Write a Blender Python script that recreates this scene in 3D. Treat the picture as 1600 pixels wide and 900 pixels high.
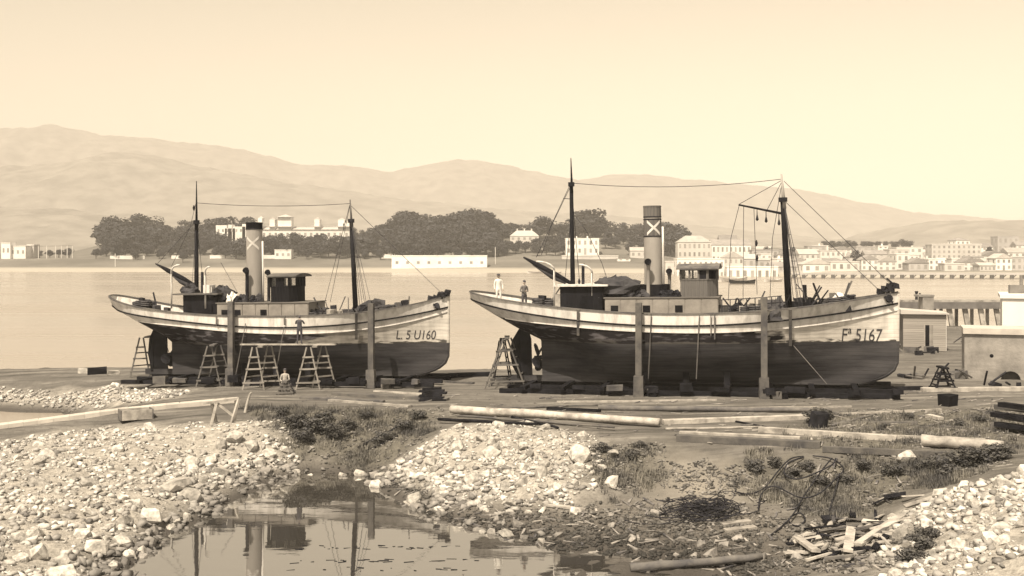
import bpy, bmesh, math, random
import numpy as np
from mathutils import Vector, Matrix, Euler
from mathutils import noise as mnoise

for o in list(bpy.data.objects):
    bpy.data.objects.remove(o)
SC = bpy.context.scene
COL = SC.collection
RND = random.Random(11)
NR = np.random.RandomState(5)

# ------------------------------------------------------------------ camera, sky, sun, exposure
F, HC, YH = 1700.0, 10.1, 395.0          # focal length in photo pixels, eye height (m), horizon row
cam_d = bpy.data.cameras.new("camera")
cam_d.sensor_width = 36.0
cam_d.lens = F / 1600.0 * 36.0
cam_d.shift_y = (YH - 450.0) / 1600.0
cam_d.clip_start = 0.5
cam_d.clip_end = 20000.0
cam = bpy.data.objects.new("camera", cam_d)
cam.location = (0, 0, HC)
cam.rotation_euler = (math.radians(90), 0, 0)
COL.objects.link(cam)
SC.camera = cam

SUN_EL = math.radians(56.0)
SUN_H = Vector((-0.42, -0.91)).normalized()      # horizontal direction towards the sun
to_sun = Vector((SUN_H.x * math.cos(SUN_EL), SUN_H.y * math.cos(SUN_EL), math.sin(SUN_EL)))

world = bpy.data.worlds.new("World")
SC.world = world
world.use_nodes = True
wn = world.node_tree.nodes
wl = world.node_tree.links
wn.clear()
w_out = wn.new("ShaderNodeOutputWorld")
w_bg = wn.new("ShaderNodeBackground")
w_sky = wn.new("ShaderNodeTexSky")
w_sky.sky_type = 'NISHITA'
w_sky.sun_disc = False
w_sky.sun_elevation = SUN_EL
w_sky.sun_rotation = math.atan2(SUN_H.x, SUN_H.y)
w_sky.air_density = 1.0
w_sky.dust_density = 1.0
w_sky.ozone_density = 0.6
w_bw = wn.new("ShaderNodeRGBToBW")
w_mul = wn.new("ShaderNodeMix"); w_mul.data_type = 'RGBA'; w_mul.blend_type = 'MULTIPLY'
w_mul.inputs[0].default_value = 1.0
w_mul.inputs[7].default_value = (1.0, 0.852, 0.630, 1)   # a warm print: the sky has one cream hue
wl.new(w_sky.outputs[0], w_bw.inputs[0])
wl.new(w_bw.outputs[0], w_mul.inputs[6])
wl.new(w_mul.outputs[2], w_bg.inputs[0])
w_bg.inputs[1].default_value = 0.15
wl.new(w_bg.outputs[0], w_out.inputs[0])

sun_d = bpy.data.lights.new("sun", 'SUN')
sun_d.energy = 5.0
sun_d.angle = math.radians(0.5)
sun_d.color = (1.0, 0.855, 0.65)
sun = bpy.data.objects.new("sun", sun_d)
sun.location = (-30, -60, 90)
sun.rotation_euler = to_sun.to_track_quat('Z', 'Y').to_euler()
COL.objects.link(sun)

SC.view_settings.view_transform = 'Standard'
SC.view_settings.look = 'None'
SC.view_settings.exposure = 0.78
SC.view_settings.gamma = 1.0
SC.view_settings.use_curve_mapping = False
SC.render.engine = 'CYCLES'
SC.cycles.use_denoising = True
SC.cycles.max_bounces = 6
SC.cycles.diffuse_bounces = 2
SC.cycles.glossy_bounces = 3
SC.cycles.volume_bounces = 0
SC.cycles.transparent_max_bounces = 8

# ------------------------------------------------------------------ helpers
def W(px, py, d):
    return Vector(((px - 800) / F * d, d, HC - (py - YH) / F * d))
def G(px, py, z):
    d = F * (HC - z) / (py - YH)
    return Vector(((px - 800) / F * d, d, z))
def lerp(a, b, t): return a + (b - a) * t
def sstep(a, b, x):
    t = min(1.0, max(0.0, (x - a) / (b - a)))
    return t * t * (3 - 2 * t)

def tag(o, label=None, cat=None, group=None, kind=None):
    if label: o["label"] = label
    if cat: o["category"] = cat
    if group: o["group"] = group
    if kind: o["kind"] = kind
    return o
def empty(name, mat=None, label=None, cat=None, group=None):
    o = bpy.data.objects.new(name, None)
    o.empty_display_size = 0.5
    COL.objects.link(o)
    if mat is not None: o.matrix_world = mat
    return tag(o, label, cat, group)
def link(name, me, parent=None, loc=None, rot=None, scale=None):
    o = bpy.data.objects.new(name, me)
    COL.objects.link(o)
    if parent is not None: o.parent = parent
    if loc is not None: o.location = loc
    if rot is not None: o.rotation_euler = rot
    if scale is not None: o.scale = scale
    return o
def copy_tree(o, parent=None):
    c = o.copy()
    COL.objects.link(c)
    c.parent = parent
    for ch in o.children:
        copy_tree(ch, c)
    return c

class MB:
    def __init__(self): self.v = []; self.f = []
    def add(self, vs, fs):
        n = len(self.v)
        self.v += [tuple(p) for p in vs]
        self.f += [tuple(i + n for i in f) for f in fs]
        return self
    def box(self, c, s, rot=None, jit=0):
        x, y, z = s[0] / 2, s[1] / 2, s[2] / 2
        vs = [Vector((a * x, b * y, d * z)) for a in (-1, 1) for b in (-1, 1) for d in (-1, 1)]
        if jit: vs = [p + Vector((RND.uniform(-jit, jit), RND.uniform(-jit, jit), RND.uniform(-jit, jit))) for p in vs]
        if rot is not None:
            m = rot if isinstance(rot, Matrix) else Euler(rot).to_matrix()
            vs = [m @ p for p in vs]
        c = Vector(c)
        return self.add([p + c for p in vs], [(0, 1, 3, 2), (4, 6, 7, 5), (0, 4, 5, 1), (2, 3, 7, 6), (0, 2, 6, 4), (1, 5, 7, 3)])
    def beam(self, a, b, w, h, roll=0.0, taper=1.0):
        a = Vector(a); b = Vector(b)
        d = (b - a); L = d.length
        if L < 1e-6: return self
        d /= L
        up = Vector((0, 0, 1)) if abs(d.z) < 0.95 else Vector((0, 1, 0))
        s = d.cross(up).normalized(); u = s.cross(d)
        if roll:
            s, u = s * math.cos(roll) + u * math.sin(roll), u * math.cos(roll) - s * math.sin(roll)
        vs = []
        for p, k in ((a, 1.0), (b, taper)):
            for i, j in ((-1, -1), (1, -1), (1, 1), (-1, 1)):
                vs.append(p + s * (i * w / 2 * k) + u * (j * h / 2 * k))
        return self.add(vs, [(3, 2, 1, 0), (4, 5, 6, 7), (0, 1, 5, 4), (1, 2, 6, 5), (2, 3, 7, 6), (3, 0, 4, 7)])
    def tube(self, pts, r, n=6, cap=True):
        pts = [Vector(p) for p in pts]
        m = len(pts)
        rs = r if isinstance(r, (list, tuple)) else [r] * m
        t0 = (pts[1] - pts[0]).normalized()
        up = Vector((0, 0, 1)) if abs(t0.z) < 0.9 else Vector((1, 0, 0))
        s = t0.cross(up).normalized()
        vs = []
        for i, p in enumerate(pts):
            t = (pts[min(i + 1, m - 1)] - pts[max(i - 1, 0)])
            if t.length < 1e-9: t = t0
            t = t.normalized()
            s = (s - t * s.dot(t))
            if s.length < 1e-6: s = t.orthogonal()
            s = s.normalized()
            u = t.cross(s)
            for k in range(n):
                a = 2 * math.pi * k / n
                vs.append(p + (s * math.cos(a) + u * math.sin(a)) * rs[i])
        fs = []
        for i in range(m - 1):
            for k in range(n):
                k2 = (k + 1) % n
                fs.append((i * n + k, i * n + k2, (i + 1) * n + k2, (i + 1) * n + k))
        if cap:
            fs.append(tuple(range(n - 1, -1, -1)))
            fs.append(tuple((m - 1) * n + k for k in range(n)))
        return self.add(vs, fs)
    def prism(self, poly, a, b, axis='y'):
        """poly: 2-D outline (u, v); extruded along axis from a to b"""
        def mk(u, v, w):
            return (u, w, v) if axis == 'y' else ((w, u, v) if axis == 'x' else (u, v, w))
        n = len(poly)
        vs = [mk(u, v, a) for u, v in poly] + [mk(u, v, b) for u, v in poly]
        fs = [tuple(range(n - 1, -1, -1)), tuple(range(n, 2 * n))]
        for i in range(n):
            j = (i + 1) % n
            fs.append((i, j, n + j, n + i))
        return self.add(vs, fs)
    def mesh(self, name, mat=None, smooth=False):
        me = bpy.data.meshes.new(name)
        me.from_pydata(self.v, [], self.f)
        me.update()
        bm = bmesh.new(); bm.from_mesh(me)
        bmesh.ops.recalc_face_normals(bm, faces=bm.faces)
        bm.to_mesh(me); bm.free()
        if mat: me.materials.append(mat)
        if smooth:
            for p in me.polygons: p.use_smooth = True
        return me
    def build(self, name, mat, parent=None, smooth=False, **k):
        return link(name, self.mesh(name, mat, smooth), parent, **k)

# ------------------------------------------------------------------ materials
MATS = {}
def mat(name, c1, c2=None, scale=2.0, rough=0.8, bump=0.0, bscale=None, stretch=(1, 1, 1), rand=0.0, detail=6.0, spec=0.3, lo=0.35, hi=0.65, metal=0.0):
    if name in MATS: return MATS[name]
    m = bpy.data.materials.new(name)
    m.use_nodes = True
    nt = m.node_tree; N = nt.nodes; Lk = nt.links
    b = N["Principled BSDF"]
    b.inputs["Roughness"].default_value = rough
    b.inputs["Specular IOR Level"].default_value = spec
    b.inputs["Metallic"].default_value = metal
    c2 = c2 or c1
    def cool(c):          # dark paints and timber in the print are neutral, not brown
        t = sstep(.015, .11, c[0])
        return (c[0], c[1] * lerp(1.08, 1.01, t), c[2] * lerp(1.45, 1.04, t))
    c1 = cool(c1); c2 = cool(c2)
    tc = N.new("ShaderNodeTexCoord")
    mp = N.new("ShaderNodeMapping"); mp.inputs[3].default_value = stretch
    Lk.new(tc.outputs["Object"], mp.inputs[0])
    no = N.new("ShaderNodeTexNoise"); no.inputs["Scale"].default_value = scale; no.inputs["Detail"].default_value = detail
    no.inputs["Roughness"].default_value = 0.6
    Lk.new(mp.outputs[0], no.inputs["Vector"])
    rp = N.new("ShaderNodeMapRange"); rp.inputs[1].default_value = lo; rp.inputs[2].default_value = hi
    Lk.new(no.outputs["Fac"], rp.inputs[0])
    mx = N.new("ShaderNodeMix"); mx.data_type = 'RGBA'
    mx.inputs[6].default_value = (*c1, 1); mx.inputs[7].default_value = (*c2, 1)
    Lk.new(rp.outputs[0], mx.inputs[0])
    out = mx.outputs[2]
    if rand:
        oi = N.new("ShaderNodeObjectInfo")
        mr = N.new("ShaderNodeMapRange"); mr.inputs[3].default_value = 1 - rand; mr.inputs[4].default_value = 1 + rand
        Lk.new(oi.outputs["Random"], mr.inputs[0])
        hs = N.new("ShaderNodeHueSaturation")
        Lk.new(mr.outputs[0], hs.inputs["Value"]); Lk.new(out, hs.inputs["Color"])
        out = hs.outputs[0]
    Lk.new(out, b.inputs["Base Color"])
    if bump:
        n2 = N.new("ShaderNodeTexNoise"); n2.inputs["Scale"].default_value = bscale or scale * 6; n2.inputs["Detail"].default_value = 5
        Lk.new(mp.outputs[0], n2.inputs["Vector"])
        bp = N.new("ShaderNodeBump"); bp.inputs["Strength"].default_value = bump; bp.inputs["Distance"].default_value = 0.05
        Lk.new(n2.outputs["Fac"], bp.inputs["Height"]); Lk.new(bp.outputs[0], b.inputs["Normal"])
    m["bsdf"] = b.name
    MATS[name] = m
    return m

M_white = mat("white_paint", (.62, .60, .58), (.33, .315, .30), 1.6, .8, .2, 14, (1.6, 1.6, .45), lo=.44, hi=.74, detail=9)
M_whitewash = mat("whitewash", (.80, .78, .75), (.66, .64, .61), .15, .9, rand=.10)
M_cream = mat("cream_plaster", (.62, .60, .57), (.50, .48, .46), .12, .9, rand=.14)
M_greywall = mat("grey_plaster", (.45, .43, .42), (.34, .33, .32), .12, .9, rand=.14)
def add_seams(m, pitch=.21, dark=.55):
    """caulked plank seams: narrow darker lines following the height"""
    N = m.node_tree.nodes; Lk = m.node_tree.links; b = N["Principled BSDF"]
    tc = N.new("ShaderNodeTexCoord"); sp = N.new("ShaderNodeSeparateXYZ"); Lk.new(tc.outputs["Object"], sp.inputs[0])
    no = N.new("ShaderNodeTexNoise"); no.inputs["Scale"].default_value = .35; Lk.new(tc.outputs["Object"], no.inputs["Vector"])
    ad = N.new("ShaderNodeMath"); ad.operation = 'MULTIPLY_ADD'; ad.inputs[1].default_value = .25; Lk.new(no.outputs["Fac"], ad.inputs[0]); Lk.new(sp.outputs[2], ad.inputs[2])
    dv = N.new("ShaderNodeMath"); dv.operation = 'DIVIDE'; dv.inputs[1].default_value = pitch; Lk.new(ad.outputs[0], dv.inputs[0])
    fr = N.new("ShaderNodeMath"); fr.operation = 'FRACT'; Lk.new(dv.outputs[0], fr.inputs[0])
    mr = N.new("ShaderNodeMapRange"); mr.inputs[1].default_value = .16; mr.inputs[2].default_value = .04; mr.inputs[4].default_value = .8; Lk.new(fr.outputs[0], mr.inputs[0])
    mx = N.new("ShaderNodeMix"); mx.data_type = 'RGBA'; mx.blend_type = 'MULTIPLY'; mx.inputs[7].default_value = (dark, dark, dark, 1)
    src = b.inputs["Base Color"].links[0].from_socket
    Lk.new(mr.outputs[0], mx.inputs[0]); Lk.new(src, mx.inputs[6]); Lk.new(mx.outputs[2], b.inputs["Base Color"])
    return m
M_black = mat("black_paint", (.005, .0048, .0046), (.013, .0125, .012), 1.5, .8, .1, spec=.03)
M_bottom = mat("antifouling", (.018, .017, .0162), (.070, .0665, .063), .55, .9, .2, 9, (.35, 1, 2.2), lo=.34, hi=.66, spec=.03)
M_dark = mat("dark_varnish", (.006, .0057, .0054), (.018, .017, .016), 2.0, .7, .1, 20, (1, 1, .2), spec=.03)
add_seams(M_bottom)
M_house = mat("wheelhouse_boards", (.075, .071, .067), (.14, .132, .125), 2.0, .75, .2, 16, (3, 3, .25))
M_woodg = mat("weathered_timber", (.145, .137, .128), (.062, .0585, .055), 1.3, .9, .35, 10, (1, 1, 1), rand=.2)
M_woodp = mat("pale_timber", (.40, .378, .35), (.15, .14, .132), 1.7, .9, .4, 10, rand=.2, lo=.42, hi=.70, detail=9)
M_woodd = mat("dark_timber", (.020, .019, .018), (.007, .0066, .0063), 1.5, .9, .3, 10, rand=.25, spec=.03)
M_deck = mat("deck_boards", (.17, .16, .15), (.10, .093, .088), 1.5, .85, .2, 12, (.2, 3, 1))
M_funnel = mat("funnel_buff", (.33, .312, .295), (.25, .236, .223), .8, .6, .08, 8, (1, 1, .3))
M_iron = mat("dull_iron", (.012, .0115, .011), (.034, .032, .030), 3.0, .7, .1, rand=.15, spec=.04)
M_rope = mat("tarred_rope", (.035, .033, .032), (.07, .066, .062), 4.0, .9)
M_canvas = mat("dirty_canvas", (.06, .057, .054), (.02, .019, .018), 1.4, .95, .3, 5)
M_coal = mat("coal", (.006, .006, .006), (.028, .027, .026), 4.0, .8, .5, 10, spec=.05)
M_glass = mat("dark_glass", (.02, .02, .022), None, 1, .12, spec=.5)
M_winfar = mat("far_window", (.20, .19, .185), (.30, .285, .27), .4, .5, rand=.3)
M_stone = mat("pale_limestone", (.50, .478, .446), (.22, .21, .197), 2.2, .95, .6, 5, rand=.32)
M_stoned = mat("weathered_stone", (.27, .255, .24), (.16, .152, .146), 1.6, .95, .5, 5, rand=.3)
M_masonry = mat("old_render", (.29, .275, .26), (.13, .124, .118), .8, .95, .5, 6, lo=.38, hi=.72, detail=10)
M_roofd = mat("dark_roof", (.20, .19, .186), (.27, .255, .245), .3, .9, rand=.2)
M_roofp = mat("pale_roof", (.42, .40, .38), (.34, .325, .31), .3, .9, rand=.2)
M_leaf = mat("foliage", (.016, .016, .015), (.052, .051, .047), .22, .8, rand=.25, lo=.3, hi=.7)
M_trunk = mat("bark", (.09, .083, .08), (.14, .13, .125), .8, .9)
M_weed = mat("dry_weeds", (.19, .18, .16), (.07, .067, .061), .9, .9, lo=.4, hi=.6)
M_skin = mat("skin", (.36, .30, .26), None, 1, .6)
M_clw = mat("white_cotton", (.72, .70, .67), (.62, .60, .57), 3, .9)
M_cld = mat("dark_cloth", (.045, .043, .046), (.075, .07, .07), 4, .9)
M_clg = mat("grey_cloth", (.16, .15, .152), (.11, .105, .105), 4, .9)
M_number = mat("number_paint", (.02, .019, .018), (.07, .066, .063), 4, .8)
# ------------------------------------------------------------------ near ground: one height field
def slip_z(x): return min(2.55, max(1.6, 2.1 + .0165 * x))
CP = []
def cp(px, py, z=None):
    if z is None:
        p = G(px, py, 2.1); z = slip_z(p.x); p = G(px, py, z)
    else:
        p = G(px, py, z)
    CP.append((p.x, p.y, z))
for x in range(330, 1701, 170): cp(x, 592); cp(x, 606)
for x in range(400, 1701, 160): cp(x, 622)
for x in range(480, 1701, 150): cp(x, 638)
for x in range(760, 1701, 150): cp(x, 655)
for q in [(250, 606, 1.65), (250, 594, 1.62), (330, 640, 1.8), (400, 650, 1.75), (200, 612, 1.35), (300, 622, 1.75),
          (-200, 640, -.1), (-100, 640, 0), (0, 640, 0), (100, 645, 0), (135, 652, .1), (60, 658, -.3), (0, 662, -.3), (-200, 668, -.4),
          (-200, 602, 1.4), (0, 600, 1.45), (100, 598, 1.5), (180, 600, 1.6), (-100, 618, .7), (0, 618, .75), (100, 618, .8), (190, 630, .9),
          (-150, 683, 1.0), (0, 670, 1.2), (90, 658, 1.4), (180, 646, 1.6), (270, 637, 1.75), (370, 628, 2.0),
          (0, 688, .8), (150, 672, 1.1), (250, 657, 1.45), (0, 720, 1.1), (-150, 720, 1.2), (200, 700, 1.3), (350, 668, 1.75), (400, 690, 1.35),
          (470, 705, .75), (380, 712, 1.05), (330, 735, .95), (150, 760, 1.1), (0, 800, 1.0), (0, 900, 1.1), (-150, 800, 1.2), (-150, 900, 1.3),
          (100, 850, .7), (90, 905, .6), (200, 800, .8), (240, 770, .85), (300, 762, .6), (210, 840, .35),
          (160, 899, 0), (205, 865, 0), (262, 835, 0), (325, 790, 0), (350, 760, 0), (390, 742, 0), (480, 737, 0), (570, 746, 0), (610, 770, 0),
          (660, 800, 0), (730, 825, 0), (830, 850, 0), (930, 868, 0), (1010, 882, .02),
          (300, 860, -.5), (450, 800, -.6), (560, 800, -.5), (600, 860, -.6), (400, 880, -.5), (720, 870, -.35), (850, 884, -.12), (450, 760, -.3),
          (250, 930, -.1), (420, 915, -.02), (600, 912, .04), (760, 912, .03), (900, 905, .02),
          (480, 655, 1.95), (560, 655, 1.85), (640, 648, 2.0), (450, 690, 1.15), (540, 690, 1.0), (620, 682, 1.3), (520, 720, .35), (440, 722, .5), (590, 728, .35),
          (700, 668, 2.15), (800, 668, 2.2), (900, 676, 2.2), (640, 710, 1.1), (700, 720, 1.35), (800, 720, 1.5), (900, 720, 1.55), (700, 770, .55),
          (800, 780, .65), (900, 780, .75), (650, 760, .4), (760, 812, .12), (880, 825, .25), (600, 745, .12),
          (1000, 690, 2.1), (1100, 690, 2.15), (1200, 700, 2.15), (1300, 705, 2.15), (1400, 705, 2.2), (1500, 700, 2.25), (1620, 700, 2.35),
          (1000, 740, 1.2), (1100, 740, 1.35), (1100, 780, .75), (1200, 760, 1.1), (1300, 775, .95), (1000, 800, .45), (1100, 830, .35), (1200, 840, .4),
          (1000, 850, .12), (1150, 875, .08), (1300, 850, .5), (1380, 820, .75), (1380, 770, 1.1), (1440, 745, 1.75), (1300, 900, .6), (1100, 910, .02),
          (1500, 770, 2.2), (1600, 740, 2.8), (1450, 830, 1.5), (1600, 820, 2.7), (1550, 890, 2.2), (1430, 890, 1.0), (1700, 850, 3.0), (1720, 745, 3.0)]:
    cp(*q)
CP += [(-20, 24, 1.0), (-6, 24, .3), (4, 24, .5), (16, 22, 2.0), (0, 8, 1.2), (-30, 8, 1.4), (30, 8, 2.4), (0, -12, 1.6), (-40, -12, 1.6), (40, -12, 2.4),
       (-60, 40, 1.2), (-60, 60, -.3), (-60, 74, 1.4), (60, 40, 2.6), (60, 70, 2.6), (60, 100, 2.5), (30, 85, 2.45), (30, 105, 2.4), (45, 90, 2.5), (5, 76, 2.1), (-15, 76, 1.8)]
CPa = np.array(CP)
_n = len(CPa)
_D = np.sqrt(((CPa[:, None, :2] - CPa[None, :, :2]) ** 2).sum(2))
_A = np.zeros((_n + 1, _n + 1)); _A[:_n, :_n] = _D - np.eye(_n) * .4; _A[:_n, _n] = 1; _A[_n, :_n] = 1
_w = np.linalg.lstsq(_A, np.append(CPa[:, 2], 0), rcond=None)[0]
def rbf(X, Y):
    out = np.full(X.shape, _w[_n])
    for i in range(_n):
        out += _w[i] * np.sqrt((X - CPa[i, 0]) ** 2 + (Y - CPa[i, 1]) ** 2)
    return out

def vnoise(X, Y, seed=0):
    """cheap smooth value noise on arrays"""
    rs = np.random.RandomState(seed); T = rs.rand(256, 256)
    xi = np.floor(X).astype(int); yi = np.floor(Y).astype(int)
    fx = X - xi; fy = Y - yi
    fx = fx * fx * (3 - 2 * fx); fy = fy * fy * (3 - 2 * fy)
    a = T[xi % 256, yi % 256]; b = T[(xi + 1) % 256, yi % 256]; c = T[xi % 256, (yi + 1) % 256]; d = T[(xi + 1) % 256, (yi + 1) % 256]
    return (a * (1 - fx) + b * fx) * (1 - fy) + (c * (1 - fx) + d * fx) * fy
def fbm(X, Y, seed=0, oct=4):
    s = 0; a = .5; k = 1.0
    for i in range(oct):
        s = s + a * vnoise(X * k, Y * k, seed + i); a *= .5; k *= 2.03
    return s - .47

def poly_plan(pts):           # photo outline on roughly known heights -> plan polygon
    return [tuple(G(x, y, z)[:2]) for x, y, z in pts]
ZONES = {
 'left': poly_plan([(-160, 690, 1), (0, 690, .9), (150, 672, 1.1), (330, 662, 1.7), (420, 668, 1.5), (490, 705, .6), (505, 748, -.05), (405, 768, -.05), (358, 808, -.05), (290, 852, -.05), (190, 912, -.05), (120, 970, .3), (-160, 960, 1.1)]),
 'spit': poly_plan([(-150, 602, 1.4), (0, 601, 1.4), (150, 601, 1.5), (300, 612, 1.6), (260, 632, 1.3), (140, 640, .3), (0, 636, .1), (-150, 636, .1)]),
 'centre': poly_plan([(690, 664, 2.15), (840, 666, 2.2), (925, 690, 2.0), (950, 730, 1.3), (910, 800, .5), (790, 806, .3), (700, 788, .4), (590, 742, .2), (640, 705, 1.2)]),
 'right': poly_plan([(1390, 815, .8), (1450, 780, 1.5), (1500, 750, 2.2), (1620, 735, 2.8), (1760, 750, 3), (1760, 960, 3), (1380, 960, 1)]),
 'debris': poly_plan([(600, 748, .1), (700, 790, .4), (900, 800, .5), (1000, 780, .7), (1180, 800, .6), (1300, 830, .6), (1400, 840, .8), (1380, 900, .7), (1000, 878, .1), (830, 845, .05), (690, 808, .05), (620, 772, .05)]),
 'weed_c': poly_plan([(400, 640, 1.9), (700, 640, 2.1), (660, 690, 1.4), (610, 730, .4), (570, 742, .1), (490, 735, .1), (470, 705, .8), (430, 680, 1.4)]),
 'weed_m': poly_plan([(915, 690, 2.1), (1040, 690, 2.1), (1030, 745, 1.2), (960, 770, .9), (920, 730, 1.4)]),
 'weed_r': poly_plan([(1130, 712, 2.0), (1500, 712, 2.2), (1590, 720, 2.5), (1500, 745, 2.1), (1440, 745, 1.7), (1380, 790, 1.0), (1260, 800, .8), (1150, 775, .9)]),
 'rim': poly_plan([(150, 900, .05), (200, 862, .05), (258, 832, .05), (320, 788, .05), (345, 755, .1), (385, 735, .2), (480, 728, .3), (590, 735, .2), (640, 775, .2), (720, 812, .1), (850, 838, .1), (850, 852, -.02), (720, 828, -.03), (650, 800, -.03), (600, 765, -.03), (480, 742, -.03), (395, 750, -.03), (352, 775, -.03), (325, 800, -.03), (270, 845, -.03), (215, 872, -.03), (165, 902, -.03)]),
 'weed_t': poly_plan([(1260, 648, 2.3), (1600, 640, 2.4), (1600, 700, 2.35), (1260, 700, 2.15)]),
 'sand': poly_plan([(1030, 700, 2.1), (1130, 705, 2.1), (1160, 770, 1.0), (1040, 770, 1.0)]),
}
def in_poly(X, Y, P):
    X = np.asarray(X, float); Y = np.asarray(Y, float)
    r = np.zeros(X.shape, bool)
    n = len(P)
    for i in range(n):
        x1, y1 = P[i]; x2, y2 = P[(i + 1) % n]
        c = ((y1 > Y) != (y2 > Y)) & (X < (x2 - x1) * (Y - y1) / ((y2 - y1) or 1e-9) + x1)
        r ^= c
    return r
def in_poly1(x, y, P):
    r = False; n = len(P)
    for i in range(n):
        x1, y1 = P[i]; x2, y2 = P[(i + 1) % n]
        if (y1 > y) != (y2 > y) and x < (x2 - x1) * (y - y1) / (y2 - y1) + x1: r = not r
    return r
def soft_zone(X, Y, names, wob=1.1):
    """fraction of jittered samples inside -> soft, ragged border"""
    s = np.zeros(X.shape)
    dx = (fbm(X * .8, Y * .8, 40) * 2) * wob; dy = (fbm(X * .8, Y * .8, 60) * 2) * wob
    for ox, oy in ((0, 0), (.7, .4), (-.7, -.4), (.4, -.7), (-.4, .7), (1.1, -.2), (-1.1, .2)):
        m = np.zeros(X.shape, bool)
        for nme in names: m |= in_poly(X + dx + ox, Y + dy + oy, ZONES[nme])
        s += m
    return s / 7

gx = np.arange(-62, 66.01, .27)
gy = np.concatenate([np.arange(-14, 26, .8), np.arange(26, 76, .24), np.arange(76, 124, .6)])
X, Y = np.meshgrid(gx, gy)
Z = rbf(X, Y)
rub = soft_zone(X, Y, ['left', 'spit', 'centre', 'right'])
deb = soft_zone(X, Y, ['debris'])
wee = soft_zone(X, Y, ['weed_c', 'weed_m', 'weed_r', 'weed_t'], 1.6)
snd = soft_zone(X, Y, ['sand'])
Z += fbm(X * .35, Y * .35, 3) * .12 + fbm(X * 1.4, Y * 1.4, 9) * (.06 + .25 * rub + .14 * deb + .16 * wee) + fbm(X * 4.5, Y * 4.5, 19) * (.02 + .14 * rub + .08 * deb)
Z += fbm(X * 1.9, Y * 1.9, 77) * .32 * np.exp(-(Z / .28) ** 2) * (Y < 54)
edge = np.interp(X, [-62, -30, -26, -4, 6, 14, 24, 66], [77.5, 77.5, 77.5, 75.5, 75.5, 80, 112, 114]) + fbm(X * .5, Y * 0 + 3, 21) * 1.5
dn = np.clip((Y - edge) / 2.0, 0, 1)
Z = Z * (1 - dn) - 1.6 * dn
GX0, GDX = gx[0], .27
def ground_z(x, y):
    i = min(len(gx) - 2, max(0, int((x - gx[0]) / .27)))
    j = int(np.searchsorted(gy, y)) - 1
    j = min(len(gy) - 2, max(0, j))
    fx = (x - gx[i]) / (gx[i + 1] - gx[i]); fy = (y - gy[j]) / (gy[j + 1] - gy[j])
    return float((Z[j, i] * (1 - fx) + Z[j, i + 1] * fx) * (1 - fy) + (Z[j + 1, i] * (1 - fx) + Z[j + 1, i + 1] * fx) * fy)
def grid_mesh(name, X, Y, Z, m, smooth=True):
    h, w = X.shape
    vs = np.stack([X.ravel(), Y.ravel(), Z.ravel()], 1)
    idx = np.arange(h * w).reshape(h, w)
    fs = np.stack([idx[:-1, :-1], idx[:-1, 1:], idx[1:, 1:], idx[1:, :-1]], -1).reshape(-1, 4)
    me = bpy.data.meshes.new(name)
    me.vertices.add(len(vs)); me.vertices.foreach_set("co", vs.ravel().astype(np.float32))
    me.loops.add(fs.size); me.loops.foreach_set("vertex_index", fs.ravel().astype(np.int32))
    me.polygons.add(len(fs)); me.polygons.foreach_set("loop_start", (np.arange(len(fs)) * 4).astype(np.int32))
    me.update(calc_edges=True)
    if smooth: me.polygons.foreach_set("use_smooth", np.ones(len(fs), bool))
    if m: me.materials.append(m)
    return me
def set_attr(me, name, arr):
    a = me.attributes.new(name, 'FLOAT', 'POINT')
    a.data.foreach_set("value", arr.ravel().astype(np.float32))

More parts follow.
